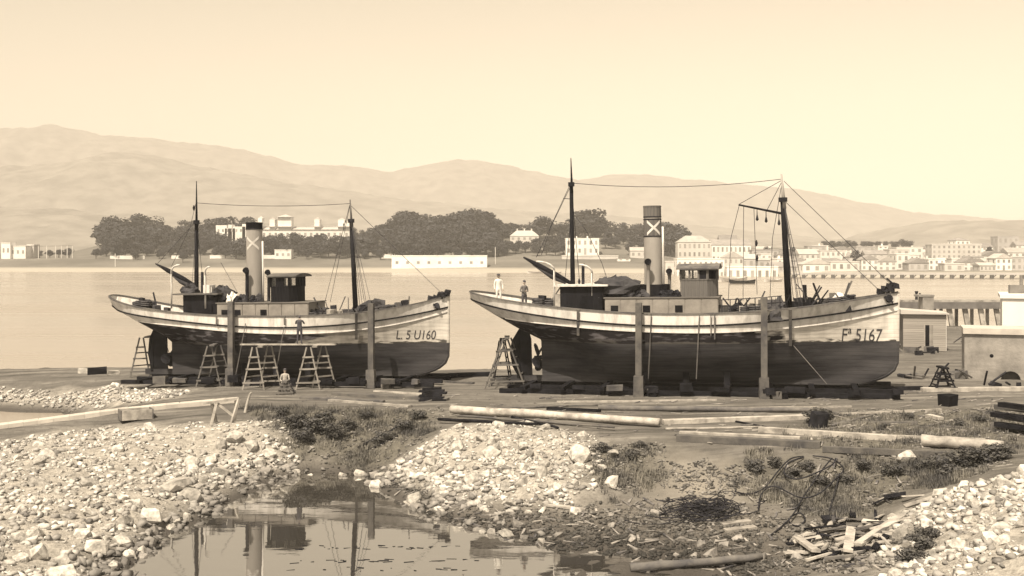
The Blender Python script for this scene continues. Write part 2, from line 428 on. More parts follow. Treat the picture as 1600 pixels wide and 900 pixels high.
def ground_material():
    m = bpy.data.materials.new("yard_ground"); m.use_nodes = True
    nt = m.node_tree; N = nt.nodes; Lk = nt.links
    b = N["Principled BSDF"]; b.inputs["Roughness"].default_value = .95; b.inputs["Specular IOR Level"].default_value = .15
    tc = N.new("ShaderNodeTexCoord")
    def noise(scale, det=6):
        n = N.new("ShaderNodeTexNoise"); n.inputs["Scale"].default_value = scale; n.inputs["Detail"].default_value = det
        n.inputs["Roughness"].default_value = .62
        Lk.new(tc.outputs["Object"], n.inputs["Vector"]); return n
    def rng(s, a, c):
        r = N.new("ShaderNodeMapRange"); r.inputs[1].default_value = a; r.inputs[2].default_value = c; Lk.new(s, r.inputs[0]); return r.outputs[0]
    def mix(f, a, c):
        x = N.new("ShaderNodeMix"); x.data_type = 'RGBA'
        Lk.new(f, x.inputs[0])
        for i, q in ((6, a), (7, c)):
            if isinstance(q, tuple): x.inputs[i].default_value = (*q, 1)
            else: Lk.new(q, x.inputs[i])
        return x.outputs[2]
    def attr(n):
        a = N.new("ShaderNodeAttribute"); a.attribute_name = n; return a.outputs["Fac"]
    n1 = noise(.35); n2 = noise(2.5); n3 = noise(9)
    base = mix(rng(n1.outputs["Fac"], .38, .62), (.165, .158, .152), (.115, .110, .106))
    rut_m = N.new("ShaderNodeMapping"); rut_m.inputs[2].default_value = (0, 0, .2); rut_m.inputs[3].default_value = (.12, 1.6, 1); Lk.new(tc.outputs["Object"], rut_m.inputs[0])
    rut = N.new("ShaderNodeTexNoise"); rut.inputs["Scale"].default_value = 1.1; rut.inputs["Detail"].default_value = 7; Lk.new(rut_m.outputs[0], rut.inputs["Vector"])
    base = mix(rng(rut.outputs["Fac"], .52, .66), base, (.072, .069, .067))
    base = mix(rng(rut.outputs["Fac"], .44, .34), base, (.235, .225, .215))
    base = mix(rng(n2.outputs["Fac"], .5, .75), base, (.10, .094, .09))
    rub_c = mix(rng(n2.outputs["Fac"], .35, .7), (.44, .42, .395), (.21, .20, .19))
    rub_c = mix(rng(n3.outputs["Fac"], .5, .75), rub_c, (.17, .16, .15))
    deb_c = mix(rng(n3.outputs["Fac"], .35, .7), (.19, .178, .166), (.08, .075, .072))
    wee_c = mix(rng(n2.outputs["Fac"], .35, .7), (.15, .143, .128), (.065, .062, .058))
    c = mix(attr("rubble"), base, rub_c)
    c = mix(attr("debris"), c, deb_c)
    c = mix(attr("weeds"), c, wee_c)
    c = mix(attr("sand"), c, (.25, .234, .215))
    # wet mud along the water line: by real height above the water
    sx = N.new("ShaderNodeSeparateXYZ"); Lk.new(tc.outputs["Object"], sx.inputs[0])
    wet = N.new("ShaderNodeMapRange"); wet.inputs[1].default_value = .55; wet.inputs[2].default_value = .08
    ad = N.new("ShaderNodeMath"); ad.operation = 'MULTIPLY_ADD'; ad.inputs[1].default_value = .25; 
    Lk.new(n2.outputs["Fac"], ad.inputs[0]); Lk.new(sx.outputs[2], ad.inputs[2])
    sb = N.new("ShaderNodeMath"); sb.operation = 'SUBTRACT'; sb.inputs[1].default_value = .12; Lk.new(ad.outputs[0], sb.inputs[0])
    Lk.new(sb.outputs[0], wet.inputs[0])
    c = mix(wet.outputs[0], c, (.075, .07, .067))
    rr = N.new("ShaderNodeMapRange"); rr.inputs[3].default_value = .95; rr.inputs[4].default_value = .45
    Lk.new(wet.outputs[0], rr.inputs[0]); Lk.new(rr.outputs[0], b.inputs["Roughness"])
    Lk.new(c, b.inputs["Base Color"])
    bp = N.new("ShaderNodeBump"); bp.inputs["Strength"].default_value = .9; bp.inputs["Distance"].default_value = .10
    Lk.new(n3.outputs["Fac"], bp.inputs["Height"]); Lk.new(bp.outputs[0], b.inputs["Normal"])
    return m
g_me = grid_mesh("ground", X, Y, Z, ground_material())
set_attr(g_me, "rubble", rub); set_attr(g_me, "debris", deb); set_attr(g_me, "weeds", wee); set_attr(g_me, "sand", snd)
tag(link("ground", g_me), kind="structure")

# ------------------------------------------------------------------ water
def water_mat(name, base, rough, bump, scale, stretch, spec=1.0, ior=1.45):
    m = bpy.data.materials.new(name); m.use_nodes = True
    N = m.node_tree.nodes; Lk = m.node_tree.links
    b = N["Principled BSDF"]
    b.inputs["Base Color"].default_value = (*base, 1); b.inputs["Roughness"].default_value = rough
    b.inputs["IOR"].default_value = ior; b.inputs["Specular IOR Level"].default_value = spec
    if bump:
        tc = N.new("ShaderNodeTexCoord"); mp = N.new("ShaderNodeMapping"); mp.inputs[3].default_value = stretch
        no = N.new("ShaderNodeTexNoise"); no.inputs["Scale"].default_value = scale; no.inputs["Detail"].default_value = 4
        bp = N.new("ShaderNodeBump"); bp.inputs["Strength"].default_value = bump; bp.inputs["Distance"].default_value = .1
        Lk.new(tc.outputs["Object"], mp.inputs[0]); Lk.new(mp.outputs[0], no.inputs["Vector"])
        Lk.new(no.outputs["Fac"], bp.inputs["Height"]); Lk.new(bp.outputs[0], b.inputs["Normal"])
    return m
M_sea = water_mat("bay_water", (.28, .248, .216), .22, .25, .35, (.35, 1, 1))
M_pool = water_mat("pool_water", (.05, .047, .044), .02, .03, 1.3, (.4, 1, 1), ior=3.0)
def sheet(name, x0, x1, y0, y1, z, m):
    me = bpy.data.meshes.new(name)
    me.from_pydata([(x0, y0, z), (x1, y0, z), (x1, y1, z), (x0, y1, z)], [], [(0, 1, 2, 3)]); me.materials.append(m)
    return tag(link(name, me), kind="structure")
_N = M_sea.node_tree.nodes; _L = M_sea.node_tree.links
_tc = _N.new("ShaderNodeTexCoord"); _mp = _N.new("ShaderNodeMapping"); _mp.inputs[3].default_value = (.006, .035, 1); _L.new(_tc.outputs["Object"], _mp.inputs[0])
_no = _N.new("ShaderNodeTexNoise"); _no.inputs["Scale"].default_value = 1.0; _no.inputs["Detail"].default_value = 6; _L.new(_mp.outputs[0], _no.inputs["Vector"])
_mr = _N.new("ShaderNodeMapRange"); _mr.inputs[1].default_value = .35; _mr.inputs[2].default_value = .65; _mr.inputs[3].default_value = .16; _mr.inputs[4].default_value = .30
_L.new(_no.outputs["Fac"], _mr.inputs[0]); _L.new(_mr.outputs[0], _N["Principled BSDF"].inputs["Roughness"])
sheet("sea", -4600, 4600, 57.5, 5300, 0.0, M_sea)
sheet("pool_water", -62, 66, 18, 57.5, 0.0, M_pool)
# ------------------------------------------------------------------ far shore and hills
def land_z(x, y):
    px = 800 + F * x / y
    sh = float(np.interp(px, [-800, 0, 600, 1000, 1180, 1300, 2600], [588, 576, 562, 540, 475, 446, 436]))
    t = y - sh
    if t < 0: return -2.0
    T = [0, 4, 10, 70, 150, 250, 600, 1200]
    l = np.interp(t, [0, 4, 10, 30, 60, 150, 250, 600, 1200], [-.4, .8, 1.6, 3.5, 7, 8, 8, 9, 9]); c = np.interp(t, [0, 4, 10, 70, 110, 150, 190, 250, 600, 1200], [-.4, .8, 1.8, 6, 9.5, 16, 21, 24, 18, 9]); r = np.interp(t, T, [-.5, 1.6, 2.2, 3.6, 7, 11, 15, 9])
    wc = sstep(60, 240, px) * (1 - sstep(940, 1090, px)); wr = sstep(940, 1090, px)
    return float(l * (1 - wc - wr) + c * wc + r * wr)
ly = np.concatenate([np.arange(430, 620, 5), np.arange(620, 900, 12), np.arange(900, 1900, 60)])
lt = np.linspace(-.68, .68, 170)
LX = ly[:, None] * lt[None, :]; LY = np.repeat(ly[:, None], len(lt), 1)
LZ = np.array([[land_z(LX[i, j], LY[i, j]) for j in range(len(lt))] for i in range(len(ly))])
LZ += fbm(LX * .02, LY * .02, 70) * np.clip(LZ, 0, 4) * .5
M_land = mat("shore_fields", (.11, .105, .095), (.17, .161, .147), .02, .95, lo=.4, hi=.6)
nt = M_land.node_tree; b_ = nt.nodes["Principled BSDF"]
src = b_.inputs["Base Color"].links[0].from_socket
tc_ = nt.nodes.new("ShaderNodeTexCoord"); sp_ = nt.nodes.new("ShaderNodeSeparateXYZ"); nt.links.new(tc_.outputs["Object"], sp_.inputs[0])
mr_ = nt.nodes.new("ShaderNodeMapRange"); mr_.inputs[1].default_value = 2.6; mr_.inputs[2].default_value = 1.7; nt.links.new(sp_.outputs[2], mr_.inputs[0])
mx_ = nt.nodes.new("ShaderNodeMix"); mx_.data_type = 'RGBA'; mx_.inputs[7].default_value = (.34, .32, .29, 1)
nt.links.new(mr_.outputs[0], mx_.inputs[0]); nt.links.new(src, mx_.inputs[6]); nt.links.new(mx_.outputs[2], b_.inputs["Base Color"])
tag(link("far_shore", grid_mesh("far_shore", LX, LY, LZ, M_land)), kind="structure")

M_hill = mat("hillside", (.15, .141, .129), (.23, .216, .198), .02, .95, lo=.38, hi=.62, detail=9)
def hills(name, d, prof, depth, seed):
    px = np.linspace(-500, 2100, 420)
    ridge = np.interp(px, [p[0] for p in prof], [HC - (p[1] - YH) / F * d for p in prof])
    k = np.ones(5) / 5
    ridge = np.convolve(np.pad(ridge, 2, mode='edge'), k, 'valid')
    x = (px - 800) / F * d
    v = np.linspace(-1, .6, 80)
    HX = np.repeat(x[None, :], len(v), 0); HY = d + v[:, None] * depth + 0 * HX
    fall = np.where(v < 0, np.cos(np.clip(-v, 0, 1) * math.pi / 2) ** 1.1, np.cos(v * math.pi / 2) ** 1.5)
    rough = fbm(HX / 240, HY / 240, seed, 5)
    gully = 1 - np.abs(fbm(HX / 150, HY / 420, seed + 11, 5)) * 3.2
    rough = rough * .5 + (gully - .6) * .28
    HZ = ridge[None, :] * fall[:, None] * (1 + rough * .45 * (np.abs(v)[:, None] ** .7)) + fbm(HX / 55, HY / 55, seed + 5) * 22 * fall[:, None] - 6 * (1 - fall[:, None])
    tag(link(name, grid_mesh(name, HX, HY, HZ, M_hill)), kind="structure")
hills("mountain_range", 4500, [(-500, 230), (-200, 215), (0, 207), (60, 202), (85, 196), (110, 203), (160, 210), (300, 228), (380, 235), (430, 247), (480, 262), (560, 262), (615, 273), (650, 263), (700, 252), (760, 253), (830, 270), (900, 284), (960, 273), (1100, 284), (1250, 300), (1400, 332), (1600, 352), (2100, 372)], 1000, 31)
hills("foothill_ridge", 3000, [(-500, 285), (0, 268), (130, 254), (200, 240), (240, 243), (330, 265), (430, 285), (600, 310), (800, 330), (1000, 345), (1250, 372), (1400, 388), (2100, 392)], 800, 47)
hills("low_hills", 2000, [(-500, 320), (0, 328), (130, 330), (300, 345), (600, 365), (1000, 382), (1250, 381), (1330, 372), (1420, 356), (1490, 348), (1600, 347), (2100, 352)], 500, 53)
# ------------------------------------------------------------------ steam trawlers
def hull_material(name, white, black, split, noise_w=1.6, patch=None, zwl=None):
    """top sides: black paint aft, weathered white forward of x = split, ragged border"""
    m = bpy.data.materials.new(name); m.use_nodes = True
    N = m.node_tree.nodes; Lk = m.node_tree.links
    b = N["Principled BSDF"]; b.inputs["Roughness"].default_value = .75; b.inputs["Specular IOR Level"].default_value = .04
    tc = N.new("ShaderNodeTexCoord"); sp = N.new("ShaderNodeSeparateXYZ"); Lk.new(tc.outputs["Object"], sp.inputs[0])
    mp = N.new("ShaderNodeMapping"); mp.inputs[3].default_value = (.35, 1, 1.6); Lk.new(tc.outputs["Object"], mp.inputs[0])
    no = N.new("ShaderNodeTexNoise"); no.inputs["Scale"].default_value = 1.3; no.inputs["Detail"].default_value = 7; Lk.new(mp.outputs[0], no.inputs["Vector"])
    n2 = N.new("ShaderNodeTexNoise"); n2.inputs["Scale"].default_value = 3.0; n2.inputs["Detail"].default_value = 8; Lk.new(mp.outputs[0], n2.inputs["Vector"])
    def math2(op, a, c):
        q = N.new("ShaderNodeMath"); q.operation = op
        for i, s in ((0, a), (1, c)):
            if isinstance(s, (int, float)): q.inputs[i].default_value = s
            else: Lk.new(s, q.inputs[i])
        return q.outputs[0]
    d = math2('SUBTRACT', sp.outputs[0], split)
    d = math2('ADD', d, math2('MULTIPLY', math2('SUBTRACT', no.outputs["Fac"], .5), noise_w * 4))
    mr = N.new("ShaderNodeMapRange"); mr.inputs[1].default_value = -.15; mr.inputs[2].default_value = .25; Lk.new(d, mr.inputs[0])
    def mix(f, a, c):
        x = N.new("ShaderNodeMix"); x.data_type = 'RGBA'; Lk.new(f, x.inputs[0])
        for i, q in ((6, a), (7, c)):
            if isinstance(q, tuple): x.inputs[i].default_value = (*q, 1)
            else: Lk.new(q, x.inputs[i])
        return x.outputs[2]
    def rng(s, a, c):
        r = N.new("ShaderNodeMapRange"); r.inputs[1].default_value = a; r.inputs[2].default_value = c; Lk.new(s, r.inputs[0]); return r.outputs[0]
    wh = mix(rng(n2.outputs["Fac"], .42, .72), white, tuple(v * .72 for v in white))
    bl = mix(rng(n2.outputs["Fac"], .52, .66), black, tuple(min(1, v * 5 + .03) for v in black))
    c = mix(mr.outputs[0], bl, wh)
    if patch:       # a scraped grey area between x0 and x1
        x0, x1, col = patch
        w = N.new("ShaderNodeMapRange"); w.inputs[1].default_value = 0; w.inputs[2].default_value = .5
        t1 = math2('MINIMUM', math2('SUBTRACT', sp.outputs[0], x0), math2('SUBTRACT', x1, sp.outputs[0]))
        t1 = math2('ADD', t1, math2('MULTIPLY', math2('SUBTRACT', no.outputs["Fac"], .5), 6.0))
        Lk.new(t1, w.inputs[0])
        c = mix(w.outputs[0], c, mix(rng(n2.outputs["Fac"], .4, .7), col, tuple(v * .5 for v in col)))
    if zwl is not None:    # old bottom paint creeping raggedly above the water line
        t2 = math2('SUBTRACT', math2('SUBTRACT', sp.outputs[2], zwl), math2('MULTIPLY', math2('SUBTRACT', n2.outputs["Fac"], .42), .9))
        w2 = N.new("ShaderNodeMapRange"); w2.inputs[1].default_value = .05; w2.inputs[2].default_value = -.05; Lk.new(t2, w2.inputs[0])
        c = mix(w2.outputs[0], c, (.07, .067, .066))
    # grey vertical run marks
    ms = N.new("ShaderNodeMapping"); ms.inputs[3].default_value = (2.2, 1, .3); Lk.new(tc.outputs["Object"], ms.inputs[0])
    ns = N.new("ShaderNodeTexNoise"); ns.inputs["Scale"].default_value = 1.0; ns.inputs["Detail"].default_value = 8; Lk.new(ms.outputs[0], ns.inputs["Vector"])
    st = N.new("ShaderNodeMix"); st.data_type = 'RGBA'; st.blend_type = 'MULTIPLY'; st.inputs[7].default_value = (.68, .67, .67, 1)
    Lk.new(rng(ns.outputs["Fac"], .45, .8), st.inputs[0]); Lk.new(c, st.inputs[6]); c = st.outputs[2]
    Lk.new(c, b.inputs["Base Color"])
    # plank seams as fine relief
    wv = N.new("ShaderNodeTexWave"); wv.bands_direction = 'Z'; wv.inputs["Scale"].default_value = 1.25; wv.inputs["Distortion"].default_value = .6
    Lk.new(tc.outputs["Object"], wv.inputs["Vector"])
    bp = N.new("ShaderNodeBump"); bp.inputs["Strength"].default_value = .16; bp.inputs["Distance"].default_value = .02
    Lk.new(math2('ADD', wv.outputs["Fac"], n2.outputs["Fac"]), bp.inputs["Height"]); Lk.new(bp.outputs[0], b.inputs["Normal"])
    return add_seams(m, .21, .66)

class Boat:
    def __init__(s, cfg):
        s.c = cfg
        a = Vector(cfg['stern']); b = Vector(cfg['bow'])
        yaw = math.atan2(b.y - a.y, b.x - a.x)
        pitch = -math.atan2(b.z - a.z, (b.xy - a.xy).length)
        s.M = Matrix.Translation(a) @ Matrix.Rotation(yaw, 4, 'Z') @ Matrix.Rotation(pitch, 4, 'Y')
        s.Mi = s.M.inverted()
        s.yaw = yaw
        s.L = (b - a).length
        s.beam = cfg['beam']
        def curve(key, deg):
            pts = []
            for px, py in cfg[key]:
                off = 0.0
                for _ in range(5):
                    p = s.loc(px, py, off); off = -s.bd(min(1, max(0, p.x / s.L)))
                pts.append((p.x / s.L, p.z))
            return np.poly1d(np.polyfit([q[0] for q in pts], [q[1] for q in pts], deg))
        s._rail = curve('rail', 4); s._wale = curve('wale', 3); s._mould = curve('mould', 3)
        q = [s.loc(px, py, 0) for px, py in cfg['counter']]
        s.post = cfg['post']                   # x/L where the body ends and the screw opening starts
        s.cx = [0.0] + [p.x / s.L for p in q[1:]] + [s.post]
        s.cz = [q[0].z] + [p.z for p in q[1:]] + [cfg['ap_top']]
        s.zwl = sum(s.near(px, py).z for px, py in cfg['wl']) / len(cfg['wl'])
    def loc(s, px, py, off=0.0):
        o = s.Mi @ Vector((0, 0, HC))
        d = s.Mi.to_3x3() @ Vector(((px - 800) / F, 1.0, -(py - YH) / F))
        t = (off - o.y) / d.y
        return o + d * t
    def bd(s, u):
        B = s.beam
        if u < .17: k = .86 * math.sqrt(max(0, 1 - (1 - u / .17) ** 2)) ** .85
        else: k = lerp(.86, 1, sstep(.17, .42, u))
        if u > .5: k = 1 - ((u - .5) / .5) ** 2.7
        return max(.06, B * k)
    def rail(s, u): return float(s._rail(u))
    def wale(s, u): return float(s._wale(u))
    def mould(s, u): return float(s._mould(u))
    def zb(s, u):
        return float(np.interp(u, s.cx, s.cz)) if u < s.post else 0.0
    def half(s, u, z):
        zr = s.rail(u); B = s.bd(u)
        vm = min(1, max(0, z / zr))
        gm = (1 - (1 - vm) ** 3.8) ** .95
        zl = s.zb(u) if u < s.post else lerp(s.c['ap_top'] - .1, -.6, sstep(s.post, .5, u))
        va = min(1, max(0, (z - zl) / (zr - zl)))
        ga = (1 - (1 - va) ** 2.2) ** .75
        gb = .62 * vm + .38 * vm ** 3
        wa = 1 - sstep(s.post, .46, u); wb = sstep(.55, .93, u)
        g = gm * (1 - wa) * (1 - wb) + ga * wa + gb * wb
        return max(B * g, min(.11, B))
    def stemx(s, z):
        L = s.L
        k = max(0, 1 - z / 1.6)
        return L - .02 * max(0, (s.rail(1) - z)) * 1.2 - 2.1 * k ** 3.5
    def P(s, u, z, side, out=0.0):
        x = u * s.L
        if u > .75: x = lerp(.75 * s.L, s.stemx(z), (u - .75) / .25)
        return Vector((x, side * (s.half(u, z) + out), z))
    def near(s, px, py, out=0.0):             # the point of the near side seen at that place
        off = -s.beam * .8
        for _ in range(14):
            p = s.loc(px, py, off)
            u = min(1, max(0, p.x / s.L))
            off = .4 * off + .6 * (-s.half(u, p.z))
        return Vector((p.x, off - out, p.z))

STN = sorted(set([0, .004, .012, .025, .04, .06, .08, .1, .115, .13, .145, .16] + list(np.linspace(.19, .9, 36)) + [.915, .93, .945, .96, .972, .983, .992, 1.0]))

def build_trawler(cfg):
    B = Boat(cfg)
    L = B.L
    root = empty("steam_trawler", B.M, cfg['label'], "boat", "trawlers on the slipway")
    stn = sorted(set([u for u in STN if abs(u - B.post) > .006] + [B.post - .0008, B.post + .0008]))
    def levels(u):
        zb = B.zb(u); zr = B.rail(u)
        z1 = max(B.zwl, zb + .01); z2 = max(B.mould(u), z1 + .02); z3 = max(B.wale(u), z2 + .02); z3 = min(z3, zr - .15)
        z2 = min(z2, z3 - .02); z1 = min(z1, z2 - .02); zb = min(zb, z1 - .02)
        return [zb, z1, z2, z3, zr]
    LV = [levels(u) for u in stn]
    def strip(name, k, n, m, out=0.0):
        mb = MB()
        for side in (-1, 1):
            rows = []
            for i, u in enumerate(stn):
                a, b = LV[i][k], LV[i][k + 1]
                rows.append([B.P(u, lerp(a, b, j / n), side, out) for j in range(n + 1)])
            vs = [p for r in rows for p in r]
            w = n + 1
            fs = [(i * w + j, (i + 1) * w + j, (i + 1) * w + j + 1, i * w + j + 1) for i in range(len(stn) - 1) for j in range(n)]
            if side > 0: fs = [f[::-1] for f in fs]
            mb.add(vs, fs)
        me = bpy.data.meshes.new(name); me.from_pydata(mb.v, [], mb.f); me.update()
        me.materials.append(m)
        for p in me.polygons: p.use_smooth = True
        return link(name, me, root)
    strip("hull_bottom", 0, 16, M_bottom)
    strip("topside", 1, 5, hull_material("topside_" + cfg['key'], cfg['white'], (.018, .017, .02), cfg['split'] * L, 1.2, cfg.get('patch'), B.zwl))
    strip("wale_strake", 2, 2, M_white)
    # bulwark with thickness
    mb = MB()
    for side in (-1, 1):
        n0 = len(mb.v)
        for i, u in enumerate(stn):
            z3, zr = LV[i][3], LV[i][4]
            b1 = B.P(u, zr, side)
            inn = Vector((0, -side * min(.1, abs(b1.y) * .7), 0))
            mb.v += [tuple(B.P(u, z3, side)), tuple(b1), tuple(b1 + inn), tuple(B.P(u, z3, side) + inn)]
        for i in range(len(stn) - 1):
            for j in range(3):
                a = n0 + i * 4 + j; b = n0 + (i + 1) * 4 + j
                mb.f.append((a, b, b + 1, a + 1) if side < 0 else (a, a + 1, b + 1, b))
    bw = mb.build("bulwark", M_white, root)
    for p in bw.data.polygons: p.use_smooth = False
    # cap rail and rubbing strakes
    def run(name, zf, w, h, m, u0, u1, out=0.0, inset=0.0):
        mb = MB()
        us = [u for u in stn if u0 <= u <= u1]
        for side in (-1, 1):
            n0 = len(mb.v)
            for u in us:
                z = zf(u); p = B.P(u, z, side)
                y = p.y + side * out
                for dy, dz in ((0, -h / 2), (0, h / 2), (-side * w, h / 2), (-side * w, -h / 2)):
                    yy = y + dy
                    if yy * side < 0: yy = 0
                    mb.v.append((p.x, yy, z + dz))
            for i in range(len(us) - 1):
                for j in range(4):
                    a = n0 + i * 4 + j; a2 = n0 + i * 4 + (j + 1) % 4; b = a + 4; b2 = a2 + 4
                    mb.f.append((a, a2, b2, b))
            mb.f.append(tuple(n0 + k for k in range(4))); mb.f.append(tuple(len(mb.v) - 4 + k for k in range(4)))
        return mb.build(name, m, root)
    run("cap_rail", lambda u: B.rail(u) + .03, .24, .07, M_woodg, 0, 1, .06)
    run("rubbing_strake", lambda u: levels(u)[3], .12, .09, M_dark, 0, 1, .07)
    run("rubbing_strake", lambda u: levels(u)[2], .10, .07, M_white, .10, 1, .055)
    # deck
    def deckz(u): return levels(u)[3] + .04
    vs = []; fs = []
    for i, u in enumerate(stn):
        h = max(.01, B.P(u, deckz(u), 1).y - .03)
        x = B.P(u, deckz(u), 1).x
        vs += [(x, -h, deckz(u)), (x, h, deckz(u))]
    fs = [(2 * i, 2 * i + 2, 2 * i + 3, 2 * i + 1) for i in range(len(stn) - 1)]
    me = bpy.data.meshes.new("deck"); me.from_pydata(vs, [], fs); me.materials.append(M_deck); link("deck", me, root)
    # keel, stem, stern post, rudder, screw
    mb = MB()
    xs = B.post * L
    mb.beam((cfg['rud'] * L - .15, 0, .12), (B.stemx(0) - .2, 0, .12), .26, .34)
    mb.build("keel", M_bottom, root)
    stm = MB()
    zs = [0.02, .1, .2, .35, .5, .8, 1.2, 1.8, 2.6, 3.4, 4.2, B.rail(1) + .02]
    stm.tube([(B.stemx(z) - .02, 0, z) for z in zs], .11, 6); 
    stm.build("stem", M_white if cfg['key'] == 'x' else hull_material("stem_" + cfg['key'], cfg['white'], (.03, .03, .03), -99), root)
    # the stem is painted dark below the water line
    st2 = MB(); st2.tube([(B.stemx(z) - .015, 0, z) for z in [0.02, .1, .2, .35, .5, .8, 1.2, 1.8, B.zwl]], .118, 6); st2.build("stem_foot", M_bottom, root)
    pm = MB(); px_ = cfg['rud'] * L + .35
    pm.beam((px_, 0, .1), (px_ - .05, 0, cfg['ap_top'] + .25), .2, .26); pm.build("stern_post", M_black, root)
    rm = MB(); r = cfg['rudder']
    pr = [B.loc(a, b, 0) for a, b in r]
    rm.prism([(p.x, p.z) for p in pr], -.07, .07, 'y'); rm.build("rudder", M_black, root)
    pr_ = MB(); hub = Vector((xs - .28, 0, (cfg['ap_top'] + .3) * .5))
    pr_.tube([hub + Vector((-.2, 0, 0)), hub + Vector((.32, 0, 0))], [.08, .14], 10)
    for k in range(4):
        a = k * math.pi / 2 + .5
        d = Vector((0, math.cos(a), math.sin(a))); t = Vector((0, -math.sin(a), math.cos(a)))
        tw = (t * .8 + Vector((.6, 0, 0))).normalized()
        pts = []
        for rr, ww in ((.1, .1), (.35, .26), (.65, .34), (.88, .2), (.95, .04)):
            pts.append((hub + d * rr - tw * ww, hub + d * rr + tw * ww))
        vs = [q for p in pts for q in p]
        n = Vector((.03, 0, 0))
        m2 = [v + n for v in vs]
        fs = [(2 * i, 2 * i + 1, 2 * i + 3, 2 * i + 2) for i in range(4)] + [(10 + 2 * i, 12 + 2 * i, 13 + 2 * i, 11 + 2 * i) for i in range(4)]
        fs += [(2 * i, 2 * i + 2, 12 + 2 * i, 10 + 2 * i) for i in range(4)] + [(2 * i + 1, 11 + 2 * i, 13 + 2 * i, 2 * i + 3) for i in range(4)]
        pr_.add(vs + m2, fs)
    pr_.build("propeller", M_iron, root)
    # number on the bow, laid on the planking
    cu = bpy.data.curves.new("n", 'FONT'); cu.body = cfg['number']; cu.size = 1.0
    to = bpy.data.objects.new("n", cu); COL.objects.link(to)
    bpy.context.view_layer.update()
    me = bpy.data.meshes.new_from_object(to.evaluated_get(bpy.context.evaluated_depsgraph_get()))
    bpy.data.objects.remove(to)
    bm = bmesh.new(); bm.from_mesh(me)
    bmesh.ops.triangulate(bm, faces=bm.faces)
    bmesh.ops.subdivide_edges(bm, edges=[e for e in bm.edges if e.calc_length() > .12], cuts=2)
    bmesh.ops.triangulate(bm, faces=bm.faces)
    x0 = min(v.co.x for v in bm.verts); x1 = max(v.co.x for v in bm.verts); y0 = min(v.co.y for v in bm.verts); y1 = max(v.co.y for v in bm.verts)
    (ax, ay), (bx, by), hh = cfg['numbox']          # base line ends and height in photo pixels
    for v in bm.verts:
        u = (v.co.x - x0) / (x1 - x0); w = (v.co.y - y0) / (y1 - y0)
        v.co = B.near(lerp(ax, bx, u) + w * 2.0, lerp(ay, by, u) - w * hh, .012)
    bm.normal_update()
    bm.to_mesh(me); bm.free(); me.materials.clear(); me.materials.append(M_number)
    tag(link("bow_number", me, root), "dark registration number painted on the bow")
    return B, root

def box_px(B, root, name, m, x0, x1, ytop, half, zb=None, ybot=None, over=0.0, smooth=False):
    """box on the deck: near lower corners given by photo columns, symmetric about the centre line"""
    a = B.loc(x0, ytop, -half); b = B.loc(x1, ytop, -half)
    z1 = (a.z + b.z) / 2
    z0 = B.wale(((a.x + b.x) / 2) / B.L) if zb is None else zb
    mb = MB(); mb.box(((a.x + b.x) / 2, 0, (z0 + z1) / 2), (b.x - a.x + over, 2 * half + over, z1 - z0))
    return mb.build(name, m, root), a.x, b.x, z0, z1
def line(B, root, name, pts, r, m=None, sag=0.0, n=1, k=4):
    mb = MB()
    q = []
    for a, b in zip(pts[:-1], pts[1:]):
        for i in range(12 if sag else 1):
            t = i / (12 if sag else 1)
            p = Vector(a).lerp(Vector(b), t); p.z -= sag * 4 * t * (1 - t); q.append(p)
    q.append(Vector(pts[-1]))
    mb.tube(q, r, k)
    return mb.build(name, m or M_rope, root)
def cowl(B, root, px, ytop, ybase, r, m, off=0.0):
    a = B.loc(px, ybase, off); b = B.loc(px, ytop, off)
    mb = MB()
    mb.tube([a, b + Vector((0, 0, -.25)), b + Vector((0, -.06, -.05)), b + Vector((0, -.22, .05))], [r, r, r * 1.5, r * 1.9], 10, cap=False)
    v = mb.build("ventilator_cowl", m, root, smooth=True)
    mo = MB(); c = b + Vector((0, -.2, .04)); mo.tube([c, c + Vector((0, -.02, .008))], r * 1.8, 10); mo.build("mouth", M_black, v)
def davit(B, root, px, ybase, ytop, dx, m, off=-1.2):
    a = B.loc(px, ybase, off); b = B.loc(px, ytop, off)
    mb = MB(); pts = [a, lerp(a, b, .5), lerp(a, b, .8)]
    for i in range(6):
        t = i / 5 * math.pi / 2
        pts.append(Vector((b.x + dx * (1 - math.cos(t)), b.y - .3 * math.sin(t), lerp(lerp(a, b, .8).z, b.z, math.sin(t)))))
    mb.tube(pts, .055, 8); mb.build("davit", m, root, smooth=True)
